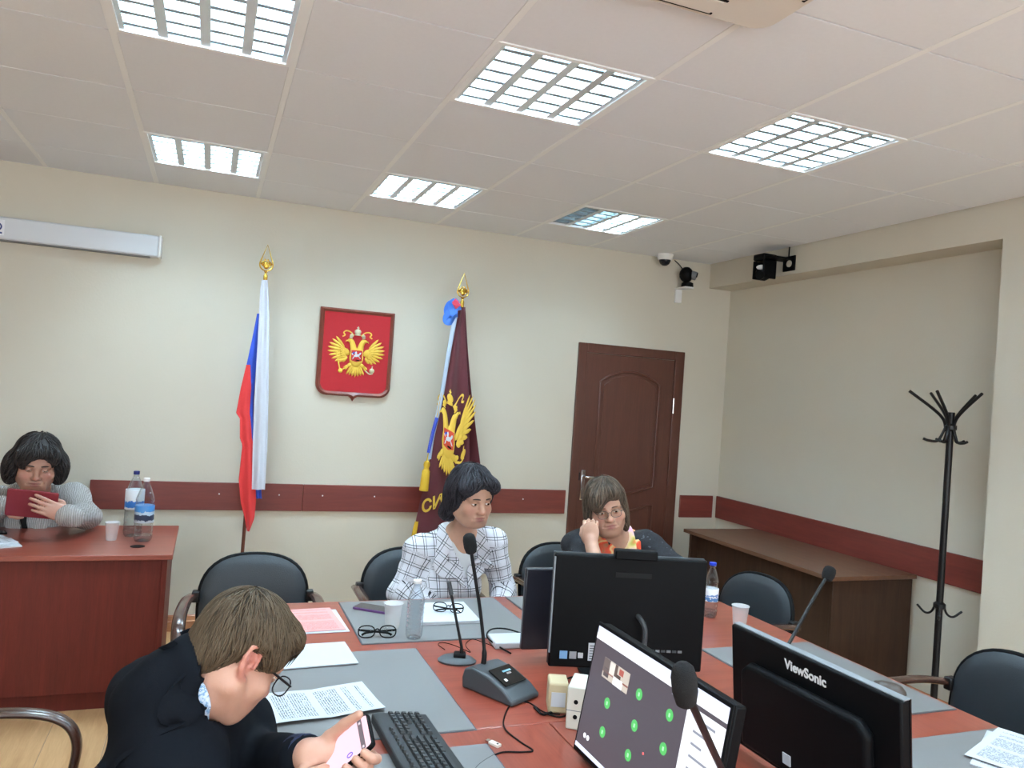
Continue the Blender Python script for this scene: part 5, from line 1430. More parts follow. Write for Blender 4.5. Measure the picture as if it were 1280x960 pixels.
def make_hair(parent, prims, h, m_, hc, Rh, sc, flow, keep, n=1500, L=0.07, r=0.0011, lift=0.004, seed=1, wob=0.0, gauss=None, tiplift=0.0):
    """volume cap plus strands combed along flow(p_local) over its surface, joined as one hair mesh"""
    V, Fq = sdf_mesh(prims, h); V = smooth_verts(V, Fq, 1, 0.4)
    bvh = BVHTree.FromPolygons([tuple(v) for v in V], [tuple(map(int, f)) for f in Fq])
    rs = np.random.default_rng(seed)
    N_ = normals(V, Fq); Lc = (V - hc) @ Rh / sc
    ok = np.where(keep(Lc))[0]
    vs = []; fs = []; rnd = []
    noise_ = rs.random(len(V)) * 0.25 + 0.2
    sel = rs.choice(ok, n)
    K = 6; base = 0
    for i in sel:
        p = V[i] + N_[i] * lift * 0.3; rv = rs.random(); ll = L * (0.6 + 0.7 * rs.random()); pts = []; nrm = []
        wv = rs.normal(size=3) * 0.15
        for s in range(K):
            q = bvh.find_nearest(Vector(p))
            co, no = np.array(q[0]), np.array(q[1])
            pt = co + no * (lift * (0.25 + 0.75 * rv) + tiplift * (s / (K - 1)) ** 2 * (0.4 + rs.random()))
            pts.append(pt); nrm.append(no)
            fl0 = np.array(flow((pt - hc) @ Rh / sc), float); fl0 /= np.linalg.norm(fl0) + 1e-9
            d = Rh @ (fl0 + wv * 0.8 + (wob * math.sin(i + s) * vec(1, 0, 0.3)))
            d = d - no * (d @ no); d /= np.linalg.norm(d) + 1e-9
            p = pt + d * ll / (K - 1)
        for s in range(K):
            t = pts[min(s + 1, K - 1)] - pts[max(s - 1, 0)]; t /= np.linalg.norm(t) + 1e-9
            sd = np.cross(t, nrm[s]); sd /= np.linalg.norm(sd) + 1e-9
            w = r * (0.5 + 0.9 * math.sin(PI * min(0.97, 0.25 + 0.75 * s / (K - 1)))) if s < K - 1 else r * 0.15
            vs += [pts[s] - sd * w * 1.5, pts[s] + nrm[s] * w, pts[s] + sd * w * 1.5]; rnd += [rv] * 3
        for s in range(K - 1):
            a = base + s * 3
            for e in range(3):
                f = (e + 1) % 3; fs.append((a + e, a + f, a + 3 + f, a + 3 + e))
        base += K * 3
    A = np.vstack([V, np.array(vs)]) if vs else V
    B = np.vstack([Fq, np.array(fs) + len(V)]) if vs else Fq
    me = np_mesh('hair', A, B, m_); attr(me, 'rnd', np.concatenate([noise_, np.array(rnd)]) if vs else noise_, 'FLOAT')
    return link_world(me, 'hair', parent)
def fold(V, N_, amp, freq, seed, mask=None, stretch=(1, 1, 1)):
    from mathutils import noise as mn
    o = Vector((seed * 7.3, seed * 3.1, seed))
    st = Vector(stretch)
    d = np.array([mn.noise(Vector((v[0] * st.x, v[1] * st.y, v[2] * st.z)) * freq + o) + 0.5 * mn.noise(Vector((v[0] * st.x, v[1] * st.y, v[2] * st.z)) * freq * 2.1 + o) for v in V])
    d = np.sign(d) * np.abs(d) ** 0.8
    if mask is not None: d = d * mask
    return V + N_ * (amp * d)[:, None]
def garment(parent, name, prims, h, mats, amp=0.006, freq=9.0, seed=1, pick=None, uvf=None, stretch=(1, 1, 1), it=2):
    V, Fq = sdf_mesh(prims, h); V = smooth_verts(V, Fq, it, 0.5)
    V = fold(V, normals(V, Fq), amp, freq, seed, stretch=stretch)
    mi = None
    if pick is not None: mi = pick(V[Fq].mean(1))
    me = np_mesh(name, V, Fq, mats, mi)
    if uvf is not None: attr(me, 'cloth', uvf(V))
    bvh = BVHTree.FromPolygons([tuple(v) for v in V], [tuple(map(int, f)) for f in Fq])
    return link_world(me, name, parent), bvh
def conform(bvh, pts, off, look=None):
    out = []
    for p in pts:
        if look is not None:
            hit = bvh.ray_cast(Vector(p) - Vector(look) * 0.4, Vector(look), 1.0)
            if hit[0] is not None: out.append(np.array(hit[0]) - np.array(look) * off); continue
        q = bvh.find_nearest(Vector(p)); out.append(np.array(q[0]) + np.array(q[1]) * off)
    return out
def strip(bvh, line, widths, off, nw=7, look=None, side=None):
    """a cloth strip along a line on the garment; widths at each point, pushed off the surface"""
    P = spline(line, 6); m_ = len(P); W = np.interp(np.linspace(0, 1, m_), np.linspace(0, 1, len(widths)), widths)
    g = []
    for i in range(m_):
        t = P[min(i + 1, m_ - 1)] - P[max(i - 1, 0)]; t /= np.linalg.norm(t)
        q = bvh.find_nearest(Vector(P[i])); no = np.array(q[1])
        sd = np.cross(t, no); sd /= np.linalg.norm(sd) + 1e-9
        row = [P[i] + sd * W[i] * (k / (nw - 1) - 0.5) for k in range(nw)]
        row = conform(bvh, row, off, look)
        g.append(row)
    g = np.array(g)
    for _ in range(3):
        g[1:-1] = g[1:-1] * 0.5 + (g[:-2] + g[2:]) * 0.25
    return g
def hand_prims(wrist, Rh_, curl, spread=0.05, thumb=None, left=False, sc=1.0, fk=0.0035):
    """Rh_ columns: x across the palm towards the thumb, y along the fingers, z out of the back of the hand"""
    P = [cap((0, -0.03, 0), (0, 0.015, 0), 0.022, 0.024, k=0.015), ell((0.0, 0.045, 0), (0.040, 0.048, 0.0145), k=0.012), ell((0.028, 0.028, -0.008), (0.017, 0.03, 0.014), k=0.012)]
    xs_ = (0.029, 0.010, -0.010, -0.028); ls = (0.072, 0.080, 0.074, 0.058)
    for i in range(4):
        c = curl[i] if hasattr(curl, '__len__') else curl
        p = vec(xs_[i], 0.085 - 0.004 * abs(i - 1.2), 0.0); a = 0.0; sx = (1.5 - i) * spread
        for q, (fr_, add) in enumerate(((0.46, c * 0.9), (0.30, c * 1.1), (0.24, c * 0.8))):
            a += add; d = vec(math.sin(sx) * math.cos(a), math.cos(sx) * math.cos(a), -math.sin(a))
            p2 = p + d * ls[i] * fr_; r0 = 0.0088 - 0.0006 * q - (0.001 if i == 3 else 0)
            P.append(cap(p if q else p - vec(0, 0.02, 0), p2, r0 + 0.0003, r0 - 0.0004, k=fk)); p = p2
    th = thumb if thumb is not None else [(0.026, 0.012, -0.006), (0.052, 0.040, -0.014), (0.060, 0.068, -0.02), (0.058, 0.092, -0.024)]
    for q in range(3): P.append(cap(th[q], th[q + 1], 0.0125 - 0.0015 * q, 0.0112 - 0.0015 * q, k=0.006))
    return xprims(P, Rh_, np.array(wrist, float), sc)
def frame_from(y, z):
    y = np.array(y, float); y /= np.linalg.norm(y); z = np.array(z, float); z = z - y * (z @ y); z /= np.linalg.norm(z)
    return np.stack([np.cross(y, z), y, z], 1)
def nv(p): return np.array(p, float)
# ------------------------------------------------------------------ clothing materials
def cloth_uv_mat(name, base, line, period=0.046, pair=0.011, w=0.0022, rough=0.8):
    k = NT(name); b = k.b
    at = k.node('ShaderNodeAttribute', attribute_name='cloth'); sx = k.node('ShaderNodeSeparateXYZ'); k.link(at, 'Vector', sx, 0)
    def mth(op, a, bb=None):
        nd = k.node('ShaderNodeMath', operation=op)
        for i, q in enumerate((a, bb)):
            if q is None: continue
            if isinstance(q, tuple): k.link(q[0], q[1], nd, i)
            else: nd.inputs[i].default_value = q
        return (nd, 0)
    res = None
    for ax in ('X', 'Y'):
        for off in (0.0, pair):
            fr = mth('FRACT', mth('DIVIDE', mth('ADD', (sx, ax), 5.0 + off), period))
            ln = mth('LESS_THAN', fr, w / period * (1.0 if off else 1.25))
            res = ln if res is None else mth('MAXIMUM', res, ln)
    m_ = k.node('ShaderNodeMix', data_type='RGBA'); m_.inputs[6].default_value = (*lin(base), 1); m_.inputs[7].default_value = (*lin(line), 1)
    k.link(res[0], 0, m_, 0); k.link(m_, 2, b, 'Base Color'); b.inputs['Roughness'].default_value = rough
    return k.m
M['checked'] = cloth_uv_mat('checked_jacket', (206, 206, 213), (38, 38, 48))
M['blouse'] = mat('white_blouse', (196, 196, 198), 0.45, var=0.03)
M['suit'] = mat('dark_navy_suit', (13, 16, 22), 0.85, spec=0.12, bump=0.2, bscale=700)
M['cuff'] = mat('navy_cuff', (26, 34, 62), 0.8, bump=0.2, bscale=500)
M['trousers'] = mat('dark_trousers', (26, 28, 34), 0.8)
M['shoe'] = mat('black_shoe', (16, 16, 16), 0.35)
def knit_mat():
    k = NT('grey_knit'); b = k.b
    tc = k.node('ShaderNodeTexCoord'); mp = k.node('ShaderNodeMapping'); mp.inputs['Scale'].default_value = (1, 1, 0.25); k.link(tc, 'Object', mp, 'Vector')
    wv = k.node('ShaderNodeTexWave', i_Scale=34.0, i_Distortion=6.0, i_Detail=2.0); k.link(mp, 'Vector', wv, 'Vector')
    no = k.node('ShaderNodeTexNoise', i_Scale=220.0, i_Detail=2.0); k.link(tc, 'Object', no, 'Vector')
    ad = k.node('ShaderNodeMath', operation='ADD'); k.link(wv, 'Fac', ad, 0); k.link(no, 'Fac', ad, 1)
    rp = k.node('ShaderNodeValToRGB'); rp.color_ramp.elements[0].position = 0.35; rp.color_ramp.elements[0].color = (*lin((142, 138, 136)), 1); rp.color_ramp.elements[1].color = (*lin((182, 178, 175)), 1)
    dv = k.node('ShaderNodeMath', operation='MULTIPLY'); dv.inputs[1].default_value = 0.6; k.link(ad, 0, dv, 0); k.link(dv, 0, rp, 'Fac'); k.link(rp, 'Color', b, 'Base Color'); b.inputs['Roughness'].default_value = 0.95
    bp = k.node('ShaderNodeBump', i_Strength=0.45, i_Distance=0.005); k.link(ad, 0, bp, 'Height'); k.link(bp, 'Normal', b, 'Normal')
    return k.m
M['knit'] = knit_mat()
def blotch_mat(name, cols, scale=12.0, rough=0.6, stretch=(1, 1, 1), hard=True):
    k = NT(name); b = k.b
    tc = k.node('ShaderNodeTexCoord'); mp = k.node('ShaderNodeMapping'); mp.inputs['Scale'].default_value = stretch; k.link(tc, 'Object', mp, 'Vector')
    no = k.node('ShaderNodeTexNoise', i_Scale=scale, i_Detail=1.0); k.link(mp, 'Vector', no, 'Vector')
    rp = k.node('ShaderNodeValToRGB'); els = rp.color_ramp.elements
    n = len(cols); els[0].position = 0.3; els[0].color = (*lin(cols[0]), 1); els[1].position = 0.7; els[1].color = (*lin(cols[-1]), 1)
    for i in range(1, n - 1):
        e = els.new(0.3 + 0.4 * i / (n - 1)); e.color = (*lin(cols[i]), 1)
    if hard: rp.color_ramp.interpolation = 'CONSTANT'
    k.link(no, 'Fac', rp, 'Fac'); k.link(rp, 'Color', b, 'Base Color'); b.inputs['Roughness'].default_value = rough
    return k.m
M['scarf'] = blotch_mat('orange_scarf', [(150, 120, 80), (214, 70, 36), (236, 84, 44), (240, 214, 150), (236, 84, 44), (216, 170, 210)], 15.0, hard=False)
M['scarf_pale'] = blotch_mat('pale_scarf', [(206, 150, 190), (226, 180, 200), (236, 210, 150), (200, 190, 90), (236, 120, 70)], 14.0, hard=False)
M['cardigan'] = blotch_mat('black_cardigan', [(22, 23, 28), (30, 31, 38), (24, 25, 30), (78, 80, 90)], 55.0, 0.85)
M['frame_dark'] = mat('dark_spectacle_frame', (24, 24, 28), 0.3); M['frame_thin'] = mat('thin_metal_frame', (96, 86, 80), 0.35, 0.6)

def arm_uv(torso_rt, bones):
    rt = np.array(torso_rt, float); rt /= np.linalg.norm(rt)
    def f(V):
        out = np.stack([V @ rt, V[:, 2], np.zeros(len(V))], 1)
        for (a, b, rad, t0) in bones:
            a, b = nv(a), nv(b); d = b - a; L = np.linalg.norm(d); d /= L
            q = V - a; t = q @ d; rr_ = q - t[:, None] * d; ds = np.linalg.norm(rr_, axis=1)
            e1 = np.cross(d, rt); e1 /= np.linalg.norm(e1); e2 = np.cross(d, e1)
            m_ = (ds < rad + 0.035) & (t > t0) & (t < L + 0.06)
            ang = np.arctan2(rr_ @ e2, rr_ @ e1)
            out[m_, 0] = (ang * rad)[m_]; out[m_, 1] = t[m_] + 0.02
        return out
    return f
def legs(parent, pel, fwd, rt, m_, knee_z=0.47):
    fwd, rt = nv(fwd), nv(rt); P = []; ft = []
    for s in (-1, 1):
        h = nv(pel) + rt * s * 0.09; kn = nv(pel) + fwd * 0.42 + rt * s * 0.11; kn[2] = knee_z; an = kn + fwd * 0.04; an[2] = 0.09
        P += [cap(h, kn, 0.085, 0.06, k=0.04), cap(kn, an, 0.055, 0.042, k=0.02)]; ft.append((an, s))
    P += [ell(nv(pel) + vec(0, 0, 0.01), (0.17, 0.15, 0.09), k=0.05)]
    garment(parent, 'trousers', P, 0.014, m_, amp=0.004)
    for an, s in ft:
        b = MB(); f = frame_from(fwd, (0, 0, 1)); b.ell(an + fwd * 0.06 + vec(0, 0, -0.045), (0.042, 0.125, 0.045), f)
        b.v = [(v[0], v[1], max(v[2], 0.002)) for v in b.v]
        b.build('shoe', M['shoe'], parent, abs_=True)
def torso_prims(pel, sr, sl, grow=0.0, chest=0.16, belly=0.12, bust=0.0, deep=0.11, fwd=None):
    pel, sr, sl = nv(pel), nv(sr), nv(sl); mid = (sr + sl) / 2; rt = sr - sl; w = np.linalg.norm(rt); rt = rt / w
    up = mid - pel; H = np.linalg.norm(up); up /= H; f = np.cross(up, rt); f /= np.linalg.norm(f)
    Q = np.stack([rt, f, np.cross(rt, f)], 1)
    P = [ell(pel + up * 0.06, (belly + 0.05 + grow, belly + 0.02 + grow, 0.14), Q, k=0.06),
         ell(pel + up * H * 0.45 + f * 0.01, (belly + 0.03 + grow, belly - 0.005 + grow, 0.20), Q, k=0.08),
         ell(mid - up * 0.12, (chest + grow, deep + grow, 0.17), Q, k=0.07),
         cap(sr - rt * 0.02, sl + rt * 0.02, 0.055 + grow, k=0.05)]
    if bust:
        for s in (-1, 1): P.append(ell(mid - up * 0.20 + rt * s * 0.075 + f * (deep - 0.02), (0.075, 0.065, 0.075), Q, k=0.05))
    return P, rt, f, up, mid

# ------------------------------------------------------------------ woman in the checked jacket
def woman_checked():
    t = thing('person', 'seated woman with black hair in a white jacket with thin black checks', 'person', (1.03, 3.5, 0))
    hc = nv(atY(589, 622, 3.30)); Rh = head_axes(282, 9, 1); sc = 1.04
    N_ = nv(atY(577, 668, 3.42)); SR, SL = nv(atY(524, 683, 3.45)), nv(atY(616, 674, 3.40))
    PEL = vec(1.04, 3.56, 0.53)
    ER, EL = nv(atY(501, 742, 3.43)), nv(atY(629, 742, 3.38)); WR, WL = ER + vec(0.16, -0.2, -0.09), EL + vec(-0.12, -0.2, -0.09)
    skin = skin_mat('skin_warm', (180, 137, 115), (136, 70, 74), (178, 116, 100))
    P = xprims(head_prims(0.06, nose=1.05), Rh, hc, sc)
    P += [cap(hc + Rh @ vec(0, -0.025, -0.05), N_, 0.048, 0.055, k=0.03), cap(N_, (SR + SL) / 2 - vec(0, -0.02, 0.1), 0.06, 0.08, k=0.04)]
    TP, rt, f, up, mid = torso_prims(PEL, SR, SL, -0.02, chest=0.13, belly=0.10, deep=0.085)
    P += TP
    for S_, E_, W_, lf in ((SR, ER, WR, False), (SL, EL, WL, True)):
        P += [cap(S_, E_, 0.045, 0.036, k=0.03), cap(E_, W_, 0.036, 0.026, k=0.02)]
        fr = frame_from(W_ - E_, (0, 0, 1)); 
        if not lf: fr = fr * np.array([-1, 1, 1])
        P += hand_prims(W_, fr, 0.25)
    make_body(t, P, 0.0045, skin, hc, Rh, sc)
    dark = hair_mat('hair_black', (12, 12, 15), (52, 50, 56))
    eyes(t, hc, Rh, sc, skin, lid=50, look=(-0.1, -0.12), browm=mat('brow_dark', (58, 44, 40), 0.8))
    hp = [ell((0, -0.018, 0.052), (0.089, 0.106, 0.092), k=0.02), ell((0, -0.075, -0.01), (0.080, 0.055, 0.09), k=0.03), ell((0.07, -0.03, 0.0), (0.026, 0.055, 0.075), k=0.03), ell((-0.07, -0.015, 0.01), (0.024, 0.05, 0.065), k=0.03),
          ell((0.045, 0.066, 0.072), (0.046, 0.036, 0.032), rotm(0, R(25), 0), k=0.03), ell((-0.04, 0.07, 0.075), (0.048, 0.034, 0.030), rotm(0, R(-22), 0), k=0.03), ell((0.05, -0.085, -0.085), (0.045, 0.035, 0.04), k=0.03), ell((0.0, -0.09, -0.07), (0.05, 0.03, 0.04), k=0.03),
          ell((0.0, 0.108, -0.022), (0.062, 0.075, 0.090), k=0.02, s=-1)]
    make_hair(t, xprims(hp, Rh, hc, sc), 0.0045, dark, hc, Rh, sc, lambda p: (p[0] * 1.2, p[1] + 0.02, p[2] - 0.17), lambda L: L[:, 2] > -0.14, n=1500, L=0.075, r=0.0016, lift=0.006, seed=3, wob=0.35)
    # jacket
    TP, rt, f, up, mid = torso_prims(PEL, SR, SL, 0.0, chest=0.155, belly=0.125, deep=0.105, bust=1)
    for S_, E_, W_ in ((SR, ER, WR), (SL, EL, WL)):
        TP += [ell(S_ - vec(0, 0, 0.012), (0.066, 0.066, 0.062), k=0.03), cap(S_ - vec(0, 0, 0.02), E_, 0.064, 0.056, k=0.035), cap(E_, W_, 0.056, 0.044, k=0.03)]
    TP += [cap(N_ + vec(0, 0.03, -0.01) + rt * 0.05, N_ + vec(0, 0.03, -0.01) - rt * 0.05, 0.05, k=0.03), cap(N_ + vec(0, -0.02, 0.08), N_ + vec(0, -0.09, -0.02), 0.060, 0.055, k=0.012, s=-1), cap(N_ + f * 0.10 + vec(0, 0, 0.02), N_ + f * 0.13 + vec(0, 0, -0.07), 0.052, 0.035, k=0.012, s=-1)]
    bp = nv(atY(591, 735, 3.24))
    def pick(c):
        v = c[:, 2]; z0, z1 = bp[2], N_[2] + 0.02
        a = np.clip((v - z0) / (z1 - z0), 0, 1.2)
        u = (c - bp) @ rt; u0 = ((N_ - bp) @ rt) * a * 0.8
        fr = ((c - mid) @ f) > 0.0
        return ((np.abs(u - u0) < 0.085 * a) & (v > z0) & fr).astype(int)
    uvf = arm_uv(rt, [(SR, ER, 0.06, 0.03), (ER, WR, 0.05, 0.0), (SL, EL, 0.06, 0.03), (EL, WL, 0.05, 0.0)])
    go, bvh = garment(t, 'jacket', TP, 0.008, [M['checked'], M['blouse']], amp=0.007, freq=11, seed=2, pick=pick, uvf=uvf)
    cp_ = t.matrix_world
    for s in (1, -1):
        a0 = N_ + rt * s * 0.062 + vec(0, 0.035, 0.02)
        line = [a0, N_ + rt * s * 0.092 + f * 0.05 + vec(0, 0, -0.035), N_ + rt * s * 0.100 + f * 0.10 + vec(0, 0, -0.10), bp + rt * s * 0.055 + vec(0, 0, 0.075), bp + rt * s * 0.012]
        g = strip(bvh, line, [0.045, 0.055, 0.075, 0.065, 0.012], 0.010)
        b = MB().sheet(g, 0.005)
        o = b.build('lapel', M['checked'], t, abs_=True, angle=80)
        V = np.array([v.co for v in o.data.vertices]); attr(o.data, 'cloth', np.stack([V @ (rt * 0.8 + vec(0, 0, 0.6)), V @ (vec(0, 0, 0.8) - rt * 0.6), V[:, 0] * 0], 1))
    legs(t, PEL, (0.1, -1, 0), (-1, -0.1, 0), M['trousers'])
woman_checked()

# ------------------------------------------------------------------ woman with the orange scarf
def woman_scarf():
    t = thing('person', 'woman resting her cheek on her fist, dark cardigan and bright orange scarf', 'person', (1.9, 3.6, 0))
    hc = nv(atY(757, 633, 3.34)); Rh = head_axes(252, 8, 13); sc = 1.07
    N_ = nv(atY(768, 672, 3.44)); SR, SL = nv(atY(722, 678, 3.45)), nv(atY(808, 677, 3.42))
    PEL = vec(1.95, 3.62, 0.53)
    WR = nv(atY(739, 678, 3.215)); ER = nv(atY(752, 752, 3.06)); ER[2] = max(ER[2], 0.80)
    EL = vec(2.22, 3.22, 0.82); WL = vec(2.02, 3.07, 0.80)
    skin = skin_mat('skin_rosy', (184, 141, 120), (158, 88, 90), (184, 114, 100))
    P = xprims(head_prims(0.14, nose=1.1), Rh, hc, sc)
    P += [cap(hc + Rh @ vec(0, -0.02, -0.05), N_, 0.054, 0.06, k=0.03), cap(N_, (SR + SL) / 2 - vec(0, -0.02, 0.1), 0.06, 0.08, k=0.04), ell(hc + Rh @ vec(0, 0.035, -0.105) * sc, (0.05, 0.045, 0.03), Rh, k=0.03)]
    TP, rt, f, up, mid = torso_prims(PEL, SR, SL, -0.02, chest=0.14, belly=0.11, deep=0.09)
    P += TP
    P += [cap(SR, ER + (SR - ER) * 0.1, 0.05, 0.04, k=0.03), cap(ER, WR, 0.042, 0.030, k=0.02), cap(SL, EL, 0.05, 0.04, k=0.03), cap(EL, WL, 0.038, 0.027, k=0.02)]
    fr = frame_from(nv(atY(737, 643, 3.24)) - WR, (-0.55, -0.8, 0.1))
    P += hand_prims(WR, fr * np.array([-1, 1, 1]), (1.25, 1.3, 1.3, 1.3), 0.02, thumb=[(0.026, 0.012, -0.01), (0.044, 0.038, -0.022), (0.042, 0.062, -0.034), (0.03, 0.08, -0.04)], sc=1.02)
    P += hand_prims(WL, frame_from((-0.9, -0.3, -0.1), (0, 0, 1)), 0.3)
    make_body(t, P, 0.0045, skin, hc, Rh, sc)
    eyes(t, hc, Rh, sc, skin, lid=46, look=(-0.1, -0.2), browm=mat('brow_brown', (110, 84, 70), 0.8))
    hm = hair_mat('hair_brown_grey', (38, 30, 25), (100, 84, 70))
    hp = [ell((0, -0.016, 0.048), (0.087, 0.105, 0.086), k=0.02), ell((0, -0.072, -0.03), (0.082, 0.05, 0.095), k=0.03), ell((0.078, -0.012, -0.035), (0.022, 0.052, 0.085), k=0.03), ell((-0.078, -0.012, -0.040), (0.021, 0.05, 0.09), k=0.03),
          ell((0.0, 0.070, 0.078), (0.056, 0.034, 0.03), k=0.03), ell((0.040, 0.082, 0.045), (0.042, 0.026, 0.042), rotm(0, R(30), R(-20)), k=0.02),
          ell((-0.012, 0.115, -0.035), (0.056, 0.072, 0.088), k=0.02, s=-1)]
    make_hair(t, xprims(hp, Rh, hc, sc), 0.0045, hm, hc, Rh, sc, lambda p: ((p[0] + 0.02) * 1.1, p[1] + 0.02, p[2] - 0.19), lambda L: L[:, 2] > -0.2, n=1500, L=0.09, r=0.0014, lift=0.004, seed=5)
    TP, rt, f, up, mid = torso_prims(PEL, SR, SL, 0.0, chest=0.17, belly=0.14, deep=0.115, bust=1)
    TP += [ell(SR - vec(0, 0, 0.015), (0.072, 0.072, 0.066), k=0.03), cap(SR - vec(0, 0, 0.02), ER + (SR - ER) * 0.12, 0.072, 0.066, k=0.035), cap(ER + (SR - ER) * 0.1, ER + (WR - ER) * 0.18, 0.062, 0.056, k=0.03),
           ell(SL - vec(0, 0, 0.015), (0.07, 0.07, 0.066), k=0.03), cap(SL - vec(0, 0, 0.02), EL, 0.068, 0.056, k=0.035), cap(EL, WL, 0.052, 0.042, k=0.03),
           cap(N_ + vec(0, -0.02, 0.08), N_ + vec(0, -0.09, -0.04), 0.06, 0.045, k=0.012, s=-1)]
    go, bvh = garment(t, 'cardigan', TP, 0.009, M['cardigan'], amp=0.007, freq=11, seed=4)
    # scarf: two crossing bands and a neck roll
    for s, m_, wd in ((-1, 'scarf', 0.085), (1, 'scarf', 0.075)):
        line = [N_ + rt * s * 0.05 + vec(0, 0.05, 0.045), N_ + rt * s * 0.085 + f * 0.01 + vec(0, 0, 0.015), N_ + rt * s * 0.068 + f * 0.085 + vec(0, 0, -0.055), N_ + rt * s * 0.02 + f * 0.12 + vec(0, 0, -0.15), N_ - rt * s * 0.02 + f * 0.12 + vec(0, 0, -0.27)]
        g = strip(bvh, line, [0.05, wd, wd, wd * 0.9, wd], 0.014 + 0.004 * s, nw=11)
        wv_ = np.sin(np.linspace(0, 3 * PI, 11))[None, :, None] * 0.006 * np.array(f)[None, None, :]
        MB().sheet(g + wv_, 0.006).build('scarf', M[m_], t, abs_=True, angle=80)
    line = [N_ - rt * 0.045 + vec(0, 0.04, 0.05), N_ - rt * 0.066 + f * 0.03 + vec(0, 0, 0.02), N_ - rt * 0.042 + f * 0.10 + vec(0, 0, -0.055), N_ + rt * 0.012 + f * 0.13 + vec(0, 0, -0.15)]
    g = strip(bvh, line, [0.03, 0.04, 0.045, 0.04], 0.026, nw=9)
    MB().sheet(g, 0.006).build('scarf_inner_fold', M['scarf_pale'], t, abs_=True, angle=80)
    legs(t, PEL, (-0.05, -1, 0), (-1, 0.05, 0), M['trousers'])
    sg = thing('spectacles', 'thin metal spectacles worn by the woman with the orange scarf', 'spectacles', tuple(hc + Rh @ vec(0, 0.108, -0.004) * sc), rot=Matrix(Rh.tolist()).to_euler())
    spectacles(sg, M['frame_thin'], 0.024, 0.018, 0.031, temple=0.11, rim=0.0015)
woman_scarf()

